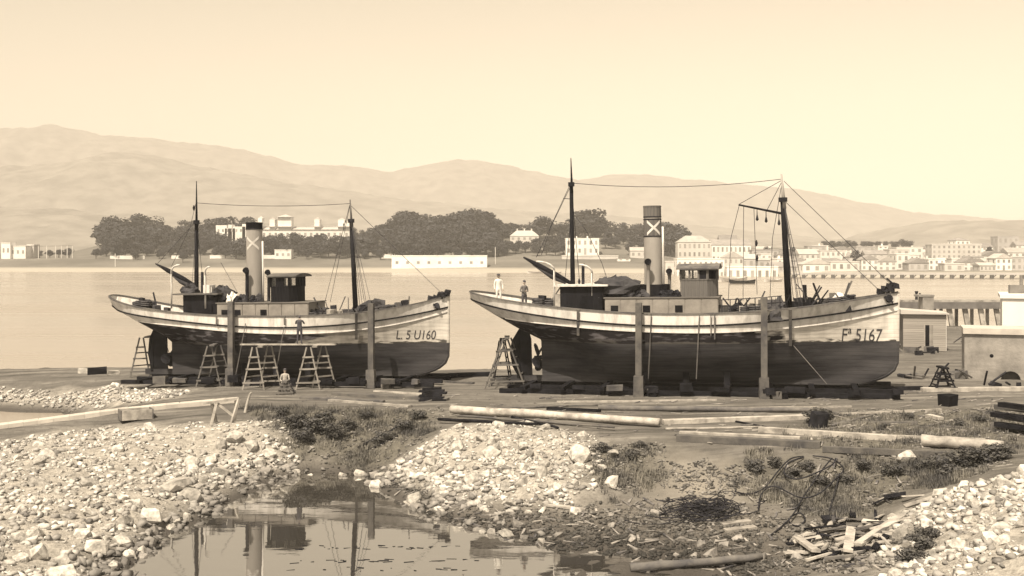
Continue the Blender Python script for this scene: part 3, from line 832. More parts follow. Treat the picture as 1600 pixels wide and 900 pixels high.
def wheelhouse(B, root, x0, x1, yroof, yhead, ysill, ybot, half, m, roofm, bow_front, cols):
    a = B.loc(x0, ybot, -half); b = B.loc(x1, ybot, -half)
    X0, X1 = a.x, b.x; z0 = (a.z + b.z) / 2 - .05
    zs = B.loc((x0 + x1) / 2, ysill, -half).z; zh = B.loc((x0 + x1) / 2, yhead, -half).z; zr = B.loc((x0 + x1) / 2, yroof, -half).z
    xm = X1 + bow_front
    plan = [(X0, -half), (X1, -half), (xm, -half * .55), (xm + .05, 0), (xm, half * .55), (X1, half), (X0, half)]
    wh = MB(); wh.prism(plan, z0, zs, 'z'); w = wh.build("wheelhouse", m, root)
    sides = list(zip(plan, plan[1:] + plan[:1]))
    bd = MB()                                    # upright boards below the windows
    for (ax, ay), (bx, by) in sides:
        ln = math.hypot(bx - ax, by - ay); n = max(1, int(ln / .2)); dx, dy = (bx - ax) / ln, (by - ay) / ln
        nx, ny = dy, -dx
        for i in range(n):
            t0 = (i + .5) / n * ln
            o = link("board", UNIT_BOX[m.name], w)
            o.location = (ax + dx * t0 + nx * .012, ay + dy * t0 + ny * .012, (z0 + zs) / 2)
            o.rotation_euler = (0, 0, math.atan2(dy, dx)); o.scale = (ln / n - .022, .03, zs - z0 - .06)
    # posts, sill and head rails, panes
    for i, ((ax, ay), (bx, by)) in enumerate(sides):
        ln = math.hypot(bx - ax, by - ay); dx, dy = (bx - ax) / ln, (by - ay) / ln
        n = cols[i]
        pm = MB()
        for k in range(n + 1):
            t = k / n * ln
            pm.box((ax + dx * t, ay + dy * t, (zs + zh) / 2), (.11, .11, zh - zs), (0, 0, math.atan2(dy, dx)))
        pm.box(((ax + bx) / 2, (ay + by) / 2, zs), (ln + .08, .1, .07), (0, 0, math.atan2(dy, dx)))
        pm.box(((ax + bx) / 2, (ay + by) / 2, zh), (ln + .08, .1, .12), (0, 0, math.atan2(dy, dx)))
        pm.build("window_frame", m, w)
        for k in range(n):
            if (i, k) in B.c.get('shut', ()):
                t = (k + .5) / n * ln; q = MB(); q.box((ax + dx * t, ay + dy * t, (zs + zh) / 2), (ln / n - .1, .03, zh - zs), (0, 0, math.atan2(dy, dx)))
                q.build("shutter", M_dark, w)
            else:
                t = (k + .5) / n * ln; q = MB(); q.box((ax + dx * t, ay + dy * t, (zs + zh) / 2), (ln / n - .1, .012, zh - zs - .08), (0, 0, math.atan2(dy, dx)))
                q.build("pane", M_pane, w)
    # cambered roof
    rf = MB(); ov = .22
    pr = []
    for k in range(9):
        t = -1 + k / 4
        pr.append((t * (half + ov), zh + .08 + (zr - zh) * .75 * (1 - t * t)))
    pr += [((half + ov), zh + .0), (-(half + ov), zh + .0)]
    rf.prism(pr, X0 - ov, xm + ov, 'x'); rf.build("wheelhouse_roof", roofm, root)
    return X0, xm, z0, zh, zr
M_pane = bpy.data.materials.new("window_pane"); M_pane.use_nodes = True
_n = M_pane.node_tree.nodes; _l = M_pane.node_tree.links
_t = _n.new("ShaderNodeBsdfTransparent"); _t.inputs[0].default_value = (.9, .9, .9, 1)
_g = _n.new("ShaderNodeBsdfGlossy"); _g.inputs["Roughness"].default_value = .05
_f = _n.new("ShaderNodeFresnel"); _f.inputs[0].default_value = 1.5
_x = _n.new("ShaderNodeMixShader")
_l.new(_f.outputs[0], _x.inputs[0]); _l.new(_t.outputs[0], _x.inputs[1]); _l.new(_g.outputs[0], _x.inputs[2]); _l.new(_x.outputs[0], _n["Material Output"].inputs[0])
UNIT_BOX = {}
def unit(m):
    if m.name not in UNIT_BOX:
        UNIT_BOX[m.name] = MB().box((0, 0, 0), (1, 1, 1)).mesh("piece", m)
    return UNIT_BOX[m.name]
for q in (M_house, M_dark, M_woodg, M_woodp, M_woodd, M_winfar, M_white): unit(q)

def clutter(B, root, name, px0, px1, y0, y1, n, mats, half, seed):
    """coils, spars and gear lying on deck, each a part"""
    r = random.Random(seed)
    for i in range(n):
        px = r.uniform(px0, px1); off = r.uniform(-half, half * .3)
        p = B.loc(px, r.uniform(y0, y1), off)
        u = p.x / B.L
        z0 = B.wale(u) + .05
        k = r.random(); m = r.choice(mats)
        if k < .3:
            mb = MB(); a = r.uniform(0, 6.3); l = r.uniform(.6, 1.6)
            q = Vector((p.x + math.cos(a) * l, max(-half - .3, min(half, p.y + math.sin(a) * l * .6)), z0 + r.uniform(.4, 1.7)))
            mb.tube([(p.x, p.y, z0 + .1), q], r.uniform(.03, .06), 6); mb.build("spar", m, root)
        elif k < .6:
            mb = MB(); R0 = r.uniform(.18, .38)
            for t in range(3):
                pts = [(p.x + math.cos(a / 10 * 6.283) * R0, p.y + math.sin(a / 10 * 6.283) * R0, z0 + .55 + t * .11 + r.uniform(-.02, .02)) for a in range(11)]
                mb.tube(pts, .055, 5, False)
            mb.box((p.x, p.y, z0 + .25), (.3, .3, .5)); mb.build("rope_coil", M_rope, root)
        else:
            mb = MB(); h = r.uniform(.5, 1.15); w = r.uniform(.2, .5)
            mb.box((p.x, p.y, z0 + h / 2), (w, r.uniform(.25, .5), h), (0, 0, r.uniform(0, 3)), .04)
            mb.build("deck_gear", m, root)
def heap_mesh(name, m, parent, c, sx, sy, h, seed, jag=.35, n=16):
    mb = MB(); rr = random.Random(seed)
    for j in range(7):
        v = j / 6; R0 = math.cos(v * math.pi / 2) ** .8
        for i in range(n):
            a = i / n * 2 * math.pi
            k = 1 + (mnoise.noise(Vector((math.cos(a) * 1.7 + seed, math.sin(a) * 1.7, v * 3))) * jag * 2)
            mb.v.append((c[0] + math.cos(a) * sx * R0 * k, c[1] + math.sin(a) * sy * R0 * k, c[2] + h * math.sin(v * math.pi / 2) * (1 + mnoise.noise(Vector((i * .6, j * .9, seed))) * jag)))
    for j in range(6):
        for i in range(n):
            mb.f.append((j * n + i, j * n + (i + 1) % n, (j + 1) * n + (i + 1) % n, (j + 1) * n + i))
    mb.f.append(tuple(6 * n + i for i in range(n)))
    return mb.build(name, m, parent)
def mast(B, root, px0, y0, px1, y1, r0, r1, ythin=None, rthin=.03, mtop=None):
    a = B.loc(px0, y0, 0); b = B.loc(px1, y1, 0)
    a = a + (a - b).normalized() * (a.z - B.wale(a.x / B.L)) * 1.0
    mb = MB()
    t = 1.0 if ythin is None else (y0 - ythin) / (y0 - y1)
    d = B.loc(lerp(px0, px1, t), lerp(y0, y1, t), 0)
    mb.tube([a, lerp(a, d, .5), d], [r0, lerp(r0, r1, .5), r1], 10)
    o = mb.build("mast", M_dark, root, smooth=True)
    if ythin is not None:
        m2 = MB(); m2.tube([d - (b - a).normalized() * .5 + Vector((.05, -.08, 0)), b], [r1 * .8, rthin], 8)
        m2.build("topmast", mtop or M_dark, root, smooth=True)
        m3 = MB(); m3.tube([d + Vector((0, 0, -.12)), d + Vector((0, 0, .12))], r1 * 1.7, 10); m3.build("mast_band", M_iron, root)
    return a, d, b
def funnel(B, root, cx, w, ytop, ybase, yx0, yx1, capy, band, mfun):
    a = B.loc(cx, ybase, 0); b = B.loc(cx, ytop, 0)
    r = w / 2 / (F / (B.M @ a).y)
    zt = b.z; zb_ = a.z - .5
    mb = MB(); mb.tube([(a.x, 0, zb_), (a.x, 0, zt)], [r * 1.04, r], 28, cap=False); f = mb.build("funnel", mfun, root, smooth=True)
    ins = MB(); ins.tube([(a.x, 0, zt - 1.2), (a.x, 0, zt)], r * .93, 28, cap=False)
    ins.add([(a.x + r * .93 * math.cos(i / 28 * 6.2832), r * .93 * math.sin(i / 28 * 6.2832), zt - 1.19) for i in range(28)], [tuple(range(28))])
    ins.build("flue", M_black, f)
    zc = B.loc(cx, capy, 0).z
    cp_ = MB(); cp_.tube([(a.x, 0, zc), (a.x, 0, zt + .015)], [r + .012] * 2, 28, cap=False); cp_.build("funnel_top", band, f, smooth=True)
    for zz in (zc, zt - .03):
        g = MB(); g.tube([(a.x, 0, zz - .03), (a.x, 0, zz + .03)], r + .03, 28); g.build("hoop", M_iron if zz == zc else band, f)
    z0 = B.loc(cx, yx1, 0).z; z1 = B.loc(cx, yx0, 0).z
    # crossed white bars wrapped round the near side
    em = MB(); aw = .78
    base = -math.pi / 2 + B.yaw * -1.0
    for sgn in (-1, 1):
        n = 10; vs = []
        for i in range(n + 1):
            t = i / n; ang = base + sgn * lerp(-aw, aw, t); z = lerp(z0, z1, t)
            for dz in (-.085, .085):
                rr = r + .022 + (.004 if sgn > 0 else 0)
                vs.append((a.x + rr * math.cos(ang), rr * math.sin(ang), z + dz))
        em.add(vs, [(2 * i, 2 * i + 2, 2 * i + 3, 2 * i + 1) for i in range(n)])
    em.build("funnel_emblem", M_white, f)
    if cfg_band := B.c.get('xband'):
        g = MB(); g.tube([(a.x, 0, z0 - .12), (a.x, 0, z1 + .12)], [r + .012] * 2, 28, cap=False); g.build("emblem_band", M_house, f, smooth=True)
        for zz in (z0 - .12, z1 + .12):
            h = MB(); h.tube([(a.x, 0, zz - .03), (a.x, 0, zz + .03)], r + .03, 28); h.build("hoop", M_iron, f)
    sp = MB(); x = a.x + r + .1
    sp.tube([(x, -.12, zb_), (x, -.12, zt - 1.2)], .06, 8); sp.build("steam_pipe", M_white, root, smooth=True)
    return a.x, r, zt
CFG_R = dict(key='a', stern=(-2.39, 65.45, 2.50), bow=(21.2, 59.5, 2.90), beam=2.75, post=.178, ap_top=2.4,
    rail=[(738, 459), (765, 465), (800, 471), (850, 478), (900, 484), (950, 488), (1000, 491), (1050, 492), (1100, 491), (1150, 488), (1200, 485), (1241, 482), (1308, 475), (1355, 467), (1405, 456)],
    wale=[(770, 479), (830, 492), (900, 502), (1000, 508), (1100, 508), (1130, 507), (1237, 501), (1301, 493), (1350, 484), (1403, 473)],
    mould=[(825, 503), (900, 512), (1000, 518), (1100, 519), (1130, 518), (1237, 514), (1319, 502), (1402, 484)],
    wl=[(1237, 536), (1334, 537), (1100, 534)], counter=[(739, 468), (775, 492), (813, 514)],
    rud=.105, rudder=[(811, 514), (800, 532), (797, 552), (801, 572), (812, 592), (832, 592), (830, 530), (826, 516)],
    split=.72, white=(.66, .635, .61), number="Fª 5167", numbox=((1315, 533), (1377, 534), 20), xband=True, shut=((0, 2), (1, 0)),
    label="larger steam trawler with tall cross-banded funnel, bow number 5167, propped beside the yard hut")
CFG_L = dict(key='b', stern=(-26.5, 72.4, 2.12), bow=(-3.85, 67.4, 2.5), beam=2.4, post=.188, ap_top=2.2,
    rail=[(178, 470), (198, 476), (235, 484), (285, 490), (337, 493.5), (356, 494.5), (420, 495), (493, 493), (576, 487), (623, 481), (664, 472), (703, 461)],
    wale=[(194, 488), (245, 500), (300, 505), (357, 508), (420, 510), (554, 507), (628, 496), (696, 480)],
    mould=[(235, 505), (300, 513), (357, 517), (420, 520), (542, 518), (591, 512), (628, 504), (696, 488)],
    wl=[(586, 537), (660, 538), (500, 537)], counter=[(179, 478), (205, 495), (241, 515)],
    rud=.11, rudder=[(240, 515), (234, 529), (232, 553), (236, 572), (247, 586), (262, 585), (261, 530), (256, 516)],
    split=.70, white=(.54, .52, .50), number="L. 5 U160", numbox=((619, 530), (680, 530), 14), patch=(14.6, 18.2, (.30, .285, .27)), shut=((0, 1),),
    label="smaller steam trawler with black-topped funnel and patchy dark paint, standing among trestles")

def fit_right(B, root):
    L = B.L
    am = mast(B, root, 895, 445, 892, 247, .15, .11, 288, .025)
    fm = mast(B, root, 1232, 470, 1221, 272, .21, .15, 312, .04, M_funnel)
    # furled boom aft
    a = B.loc(893, 443, 0); b = B.loc(818, 402, .2)
    mb = MB(); mb.tube([a, lerp(a, b, .3), lerp(a, b, .7), b], [.10, .17, .15, .05], 8); mb.build("boom", M_dark, root, smooth=True)
    sl = MB(); sl.tube([lerp(a, b, .12) + Vector((0, 0, -.14)), lerp(a, b, .4) + Vector((0, 0, -.2)), lerp(a, b, .8) + Vector((0, 0, -.1))], [.1, .17, .07], 8); sl.build("furled_sail", M_canvas, root, smooth=True)
    # derrick spar on the fore mast
    c = B.loc(1154, 320, 0); d = B.loc(1224, 334, 0)
    mb = MB(); mb.tube([c, d], [.05, .07], 8); mb.build("derrick_spar", M_dark, root)
    for px in (1183, 1197, 1217):
        p = lerp(c, d, (px - 1154) / 70); mb = MB(); mb.tube([p, p + Vector((0, 0, -.35)), p + Vector((0, 0, -.62)), p + Vector((0, 0, -.7))], [.02, .03, .1, .03], 6); mb.build("block", M_iron, root)
    # aft deck house
    o, x0, x1, z0, z1 = box_px(B, root, "deckhouse", M_dark, 875, 941, 448, 1.25)
    mb = MB(); mb.box(((x0 + x1) / 2, 0, z1 + .07), (x1 - x0 + .7, 3.0, .1)); mb.build("deckhouse_roof", M_white, root)
    mb = MB(); mb.box((x0 + (x1 - x0) * .66, -1.27, z0 + .75), (.62, .06, 1.2)); mb.build("doorway", M_black, root)
    mb = MB(); mb.box((x0 - .15, -1.1, z0 + .75), (.3, .35, 1.4)); mb.build("locker", M_woodp, root)
    # engine casing: pale panels
    o, x2, x3, z2, z3 = box_px(B, root, "engine_casing", M_cream2, 945, 1122, 466, 1.45)
    n = 7
    for i in range(n):
        xx = lerp(x2, x3, (i + .5) / n)
        mb = MB(); mb.box((xx, -1.47, lerp(z2, z3, .55)), ((x3 - x2) / n - .07, .05, (z3 - z2) * .8)); p = mb.build("casing_panel", M_cream2, root)
        if i in (0, 2, 4):
            mb = MB(); mb.box((xx + .1, -1.50, lerp(z2, z3, .6)), (.42, .05, .38)); mb.build("vent_opening", M_black, p)
    mb = MB(); mb.box(((x2 + x3) / 2, 0, z3 + .03), (x3 - x2 + .15, 3.05, .06)); mb.build("casing_top", M_deck, root)
    fx, fr, ft = funnel(B, root, 1021, 27, 322, 446, 346, 366, 339, M_house, M_funnel)
    mb = MB(); mb.tube([(fx, 0, z3 + .05), (fx, 0, z3 + .75)], .95, 12); mb.build("funnel_base", M_dark, root)
    cowl(B, root, 1013, 410, 464, .11, M_funnel, -.9)
    cowl(B, root, 1046, 425, 464, .10, M_funnel, .6)
    # canvas awning over the bunkers and coal beneath
    p = B.loc(965, 462, -.3)
    heap_mesh("canvas_cover", M_canvas, root, (p.x - .1, 0, z3 + .25), 1.55, 1.35, .95, 3, .3)
    for i in range(7):
        q = B.loc(940 + i * 11, 462, -.9 + .2 * (i % 3)); heap_mesh("coal_sack", M_coal if i % 2 else M_canvas, root, (q.x, q.y, z3 + .03), .34, .3, .42 + .1 * (i % 3), 20 + i, .35, 10)
    for i in range(4):
        q = B.loc(1036 + i * 7, 462, -.9); heap_mesh("coal_sack", M_coal, root, (q.x, q.y, z3 + .03), .3, .3, .4, 40 + i, .35, 10)
    wheelhouse(B, root, 1064, 1106, 412, 421, 437, 468, 1.1, M_house, M_woodg, .45, (3, 1, 2, 2, 1, 3, 2))
    davit(B, root, 866, 478, 408, -1.0, M_white); davit(B, root, 925, 478, 413, -.7, M_white)
    # galley stove pipe
    a = B.loc(911, 447, -.3); b = B.loc(911, 416, -.3); mb = MB(); mb.tube([a - Vector((0, 0, .3)), b, b + Vector((.12, 0, .1))], .09, 8); mb.build("stove_pipe", M_iron, root)
    # winch forward of the wheelhouse
    p = B.loc(1152, 478, -.2); zd = B.wale(p.x / L) + .04
    mb = MB(); mb.tube([(p.x, -.9, zd + .55), (p.x, .7, zd + .55)], .26, 12); w = mb.build("winch_drum", M_iron, root)
    for y in (-.95, -.45, .75):
        mb = MB(); mb.tube([(p.x, y - .03, zd + .55), (p.x, y + .03, zd + .55)], .44, 14); mb.build("drum_flange", M_iron, w)
    for s_ in (-1, 1):
        mb = MB(); mb.beam((p.x + s_ * .4, -.95, zd), (p.x, -.95, zd + .7), .12, .1); mb.build("winch_leg", M_iron, w)
        mb = MB(); mb.beam((p.x + s_ * .1, -1.0, zd + .5), (p.x + s_ * .75, -1.05, zd + 1.35), .1, .08); mb.build("winch_lever", M_iron, w)
    # guard rail
    for i, px in enumerate(range(1128, 1221, 13)):
        a = B.near(px, B_rail_py(B, px)); mb = MB(); mb.tube([a + Vector((0, .12, 0)), a + Vector((0, .12, .75))], .03, 6); mb.build("stanchion", M_iron, root)
    for h in (.4, .75):
        pts = [B.near(px, B_rail_py(B, px)) + Vector((0, .12, h)) for px in (1126, 1150, 1175, 1200, 1222)]
        line(B, root, "guard_wire", pts, .022, M_iron)
    clutter(B, root, "gear", 1128, 1226, 462, 484, 48, [M_woodg, M_iron, M_woodp, M_rope, M_dark], 1.3, 5)
    clutter(B, root, "gear", 1238, 1330, 462, 476, 26, [M_woodg, M_iron, M_rope, M_dark], 1.1, 6)
    clutter(B, root, "gear", 838, 874, 470, 478, 9, [M_rope, M_iron, M_woodg], 1.1, 7)
    q = B.loc(1212, 486, -1.5); heap_mesh("fishing_net", M_rope, root, (q.x, q.y, B.wale(q.x / L) + .1), .8, .6, 1.0, 9, .45)
    q = B.near(1211, 488, .05); heap_mesh("hanging_net", M_rope, root, (q.x, q.y + .05, q.z - .45), .38, .16, .8, 12, .4)
    # hatch, windlass, bitts
    h0 = B.loc(1250, 470, 0); zd = B.wale(h0.x / L) + .05
    mb = MB(); mb.box((h0.x + 1.2, 0, zd + .3), (1.7, 1.5, .55)); mb.build("hatch", M_woodg, root)
    mb = MB(); mb.tube([(h0.x + .1, -.7, zd + .7), (h0.x + .1, .7, zd + .7)], .22, 10); wd = mb.build("windlass", M_iron, root)
    for y in (-.5, .5):
        mb = MB(); mb.box((h0.x + .1, y, zd + .45), (.35, .16, .95)); mb.build("windlass_cheek", M_dark, wd)
    a = B.loc(1258, 474, -.6); b = B.loc(1257, 445, -.6); mb = MB(); mb.tube([a, b], .11, 8); mb.build("bollard_post", M_dark, root)
    a = B.loc(1266, 474, -.2); b = B.loc(1281, 446, -.2); mb = MB(); mb.tube([a, b], .04, 6); mb.build("pump_handle", M_iron, root)
    q = B.loc(1310, 466, 0); heap_mesh("canvas_bundle", M_clw, root, (q.x, 0, B.wale(q.x / L) + .2), .55, .5, .85, 15, .2)
    for px, py in ((1383, 455), (1391, 452), (1398, 449), (1376, 459)):
        q = B.loc(px, py, 0); mb = MB(); mb.box((q.x, -.12, q.z + .1), (.32, .4, .34), (0, .2, .4), .06); mb.build("bow_fairlead", M_iron, root)
    q = B.loc(1402, 449, 0); mb = MB(); mb.tube([q, q + Vector((-.55, -.1, .5))], .05, 6); mb.build("bow_stanchion", M_iron, root)
    q = B.near(1389, 467, .03)
    mb = MB(); mb.tube([q + Vector((-.02, .1, -.03)), q + Vector((.02, -.12, .05))], .2, 10); an = mb.build("hawse_pipe", M_iron, root)
    mb = MB(); mb.beam(q + Vector((-.25, -.12, .12)), q + Vector((.2, -.16, -.2)), .1, .12); mb.build("anchor", M_iron, an)
    # standing and running rigging
    T = lambda px, py, off=0: B.loc(px, py, off)
    line(B, root, "triatic_stay", [T(893, 286), T(1220, 280)], .018, sag=.32)
    for pts in ([T(1225, 283), T(1397, 449)], [T(1228, 316), T(1372, 452)], [T(1221, 282), T(1155, 319)], [T(1221, 285), T(1197, 331)], [T(1155, 321), T(1142, 372), T(1138, 470)],
                [T(1162, 322), T(1161, 470)], [T(1178, 325), T(1183, 460)], [T(1221, 290), T(1207, 372), T(1203, 470, 1)],
                [T(892, 290), T(862, 352), T(846, 398)], [T(892, 286), T(838, 402)], [T(894, 331), T(917, 362), T(940, 410), T(950, 440)], [T(893, 290), T(906, 446, 1.0)], [T(893, 330), T(882, 446, 1.2)]):
        line(B, root, "stay", pts, .017)
    for px, off in ((1246, -2.0), (1252, -2.1), (1259, -2.2), (1240, 2.0), (1248, 2.1)):
        line(B, root, "shroud", [T(1224, 312), T(px, 472, off)], .017)
    for i in range(5):
        t = .35 + i * .13; a = lerp(T(1224, 312), T(1246, 472, -2.0), t); b = lerp(T(1224, 312), T(1259, 472, -2.2), t); line(B, root, "ratline", [a, b], .012)
    for px, y in ((1183, 403), (1182, 380), (905, 440)):
        q = T(px, y); mb = MB(); mb.tube([q + Vector((0, 0, .18)), q, q - Vector((0, 0, .18))], [.03, .09, .03], 6); mb.build("block", M_iron, root)
    for px, y in ((886, 310), (889, 345)):
        line(B, root, "mast_step", [T(px - 6, y), T(px + 6, y + 1)], .02, M_iron)
    # planks and ropes hung over the side
    for px, y0, y1, w in ((904, 484, 524, .15), (1235, 483, 540, .16), (1117, 491, 530, .07), (1111, 491, 524, .05)):
        mb = MB(); a = B.near(px, y0, .14); b = B.near(px, y1, .14); mb.beam(a, b, w, .06); mb.build("hanging_fender", M_woodg, root)
    for a, b in (((1240, 540), (1292, 600)),):
        line(B, root, "mooring_rope", [B.near(*a, .05), B.loc(b[0], b[1], -2.9)], .025, M_woodg)
    for px in (1018, 1093):
        line(B, root, "side_rope", [B.near(px, 492, .1), B.loc(px - 5, 592, -2.95)], .03, M_woodg)

def fit_left(B, root):
    L = B.L
    am = mast(B, root, 307, 447, 307, 283, .16, .12, 347, .025)
    fm = mast(B, root, 555, 470, 547, 312, .17, .12, 345, .04, M_woodg)
    a = B.loc(305, 446, 0); b = B.loc(243, 412, .2)
    mb = MB(); mb.tube([a, lerp(a, b, .3), lerp(a, b, .7), b], [.10, .17, .15, .04], 8); mb.build("boom", M_dark, root, smooth=True)
    sl = MB(); sl.tube([lerp(a, b, .05) + Vector((0, 0, -.2)), lerp(a, b, .35) + Vector((0, 0, -.24)), lerp(a, b, .6) + Vector((0, 0, -.1))], [.2, .18, .07], 8); sl.build("furled_sail", M_canvas, root, smooth=True)
    o, x0, x1, z0, z1 = box_px(B, root, "deckhouse", M_dark, 286, 338, 461, 1.15)
    mb = MB(); mb.box(((x0 + x1) / 2 - .2, 0, z1 + .06), (x1 - x0 + .8, 2.8, .1)); mb.build("deckhouse_roof", M_woodg, root)
    mb = MB(); mb.box((x0 + (x1 - x0) * .75, -1.17, z0 + .6), (.6, .06, 1.0)); mb.build("doorway", M_black, root)
    o, x2, x3, z2, z3 = box_px(B, root, "engine_casing", M_cream2, 339, 482, 474, 1.35)
    n = 7
    for i in range(n):
        xx = lerp(x2, x3, (i + .5) / n)
        mb = MB(); mb.box((xx, -1.37, lerp(z2, z3, .55)), ((x3 - x2) / n - .07, .05, (z3 - z2) * .8)); p = mb.build("casing_panel", M_cream2, root)
        if i in (0, 1, 3):
            mb = MB(); mb.box((xx + .1, -1.40, lerp(z2, z3, .6)), (.42, .05, .36)); mb.build("vent_opening", M_black, p)
    mb = MB(); mb.box(((x2 + x3) / 2, 0, z3 + .03), (x3 - x2 + .15, 2.85, .06)); mb.build("casing_top", M_deck, root)
    fx, fr, ft = funnel(B, root, 399, 25, 348, 472, 371, 389, 358, M_black, M_funnel)
    cowl(B, root, 386, 423, 476, .11, M_iron, -.8); cowl(B, root, 420, 426, 474, .1, M_iron, .3)
    for i in range(8):
        q = B.loc(348 + i * 8, 470, -.7 + .25 * (i % 3)); heap_mesh("coal_sack", (M_coal, M_canvas, M_clw)[i % 3 if i != 1 else 2], root, (q.x, q.y, z3 + .03), .32, .3, .42 + .1 * (i % 3), 60 + i, .35, 10)
    p = B.loc(343, 470, -.5); heap_mesh("canvas_cover", M_canvas, root, (p.x, 0, z3 + .05), .8, 1.1, 1.0, 71, .3)
    wheelhouse(B, root, 424, 452, 428, 433, 448, 477, 1.05, M_dark, M_woodg, .35, (3, 1, 2, 2, 1, 3, 2))
    davit(B, root, 268, 482, 414, .75, M_white); davit(B, root, 321, 482, 417, .45, M_white)
    a = B.loc(316, 462, -.4); b = B.loc(316, 425, -.4); mb = MB(); mb.tube([a, b], .09, 8); mb.build("stove_pipe", M_iron, root)
    q = B.loc(327, 452, -.5); mb = MB(); mb.box((q.x, q.y, q.z), (.6, .5, .55)); mb.build("skylight", M_white, root)
    q = B.loc(298, 455, -.2); heap_mesh("sail_bundle", M_canvas, root, (q.x, q.y, z1 + .1), .6, .5, .6, 75, .3)
    # winch drum
    p = B.loc(492, 484, -.3); zd = B.wale(p.x / L) + .04
    mb = MB(); mb.tube([(p.x, -1.0, zd + .5), (p.x, .7, zd + .5)], .3, 12); w = mb.build("winch_drum", M_iron, root)
    for y in (-1.0, -.3, .7):
        mb = MB(); mb.tube([(p.x, y - .04, zd + .5), (p.x, y + .04, zd + .5)], .52, 16); mb.build("drum_flange", M_iron, w)
    clutter(B, root, "gear", 484, 548, 474, 488, 24, [M_woodg, M_iron, M_rope, M_woodp], 1.2, 15)
    clutter(B, root, "gear", 560, 640, 468, 484, 24, [M_woodg, M_iron, M_rope, M_dark], 1.0, 16)
    clutter(B, root, "gear", 205, 262, 474, 482, 14, [M_rope, M_iron, M_rope], .9, 17)
    q = B.loc(585, 478, 0); heap_mesh("canvas_bundle", M_canvas, root, (q.x, 0, B.wale(q.x / L) + .1), 1.1, .8, 1.15, 78, .35)
    h0 = B.loc(572, 480, 0); zd = B.wale(h0.x / L) + .05
    mb = MB(); mb.tube([(h0.x, -.7, zd + .7), (h0.x, .7, zd + .7)], .24, 10); wd = mb.build("windlass", M_iron, root)
    for y in (-.5, .5):
        mb = MB(); mb.box((h0.x, y, zd + .5), (.35, .16, 1.05)); mb.build("windlass_cheek", M_dark, wd)
    for px, py in ((682, 468), (688, 464), (694, 463), (700, 460), (674, 470)):
        q = B.loc(px, py, 0); mb = MB(); mb.box((q.x, -.1, q.z + .1), (.34, .4, .32), (0, .2, .4), .06); mb.build("bow_fairlead", M_iron, root)
    q = B.near(683, 478, .03)
    mb = MB(); mb.tube([q + Vector((-.02, .1, -.03)), q + Vector((.02, -.12, .05))], .17, 10); an = mb.build("hawse_pipe", M_iron, root)
    mb = MB(); mb.beam(q + Vector((-.2, -.12, .1)), q + Vector((.2, -.15, -.12)), .1, .12); mb.build("anchor", M_iron, an)
    T = lambda px, py, off=0: B.loc(px, py, off)
    line(B, root, "triatic_stay", [T(307, 317), T(547, 318)], .018, sag=.18)
    for pts in ([T(547, 318), T(508, 470)], [T(547, 320), T(516, 472, 1)], [T(306, 318), T(297, 355), T(268, 416)], [T(305, 347), T(246, 412)], [T(307, 347), T(318, 446, 1)], [T(307, 347), T(300, 446, -1)],
                [T(549, 322), T(690, 458)], [T(345, 410), T(370, 455)]):
        line(B, root, "stay", pts, .016)
    for px, off in ((566, -1.9), (573, -2.0), (580, -2.05), (562, 1.8), (570, 1.9)):
        line(B, root, "shroud", [T(549, 346), T(px, 476, off)], .016)
    q = T(303, 325); mb = MB(); mb.tube([q + Vector((0, 0, .18)), q, q - Vector((0, 0, .18))], [.03, .09, .03], 6); mb.build("block", M_iron, root)
    for px, y0, y1, w in ((558, 489, 530, .16), (340, 494, 508, .08), (446, 494, 508, .08)):
        mb = MB(); a = B.near(px, y0, .14); b = B.near(px, y1, .14); mb.beam(a, b, w, .06); mb.build("hanging_fender", M_woodg, root)
    for a, b in (((385, 505), (366, 598)), ((445, 510), (430, 590))):
        line(B, root, "side_rope", [B.near(*a, .1), B.loc(b[0], b[1], -3.0)], .03, M_woodg)

def B_rail_py(B, px):
    u = B.loc(px, 490, -2.4).x / B.L
    p = B.M @ Vector((u * B.L, -B.bd(u), B.rail(u)))
    return YH - (p.z - HC) / p.y * F

M_cream2 = mat("casing_paint", (.26, .243, .225), (.17, .158, .148), 1.2, .8, .2, 9)

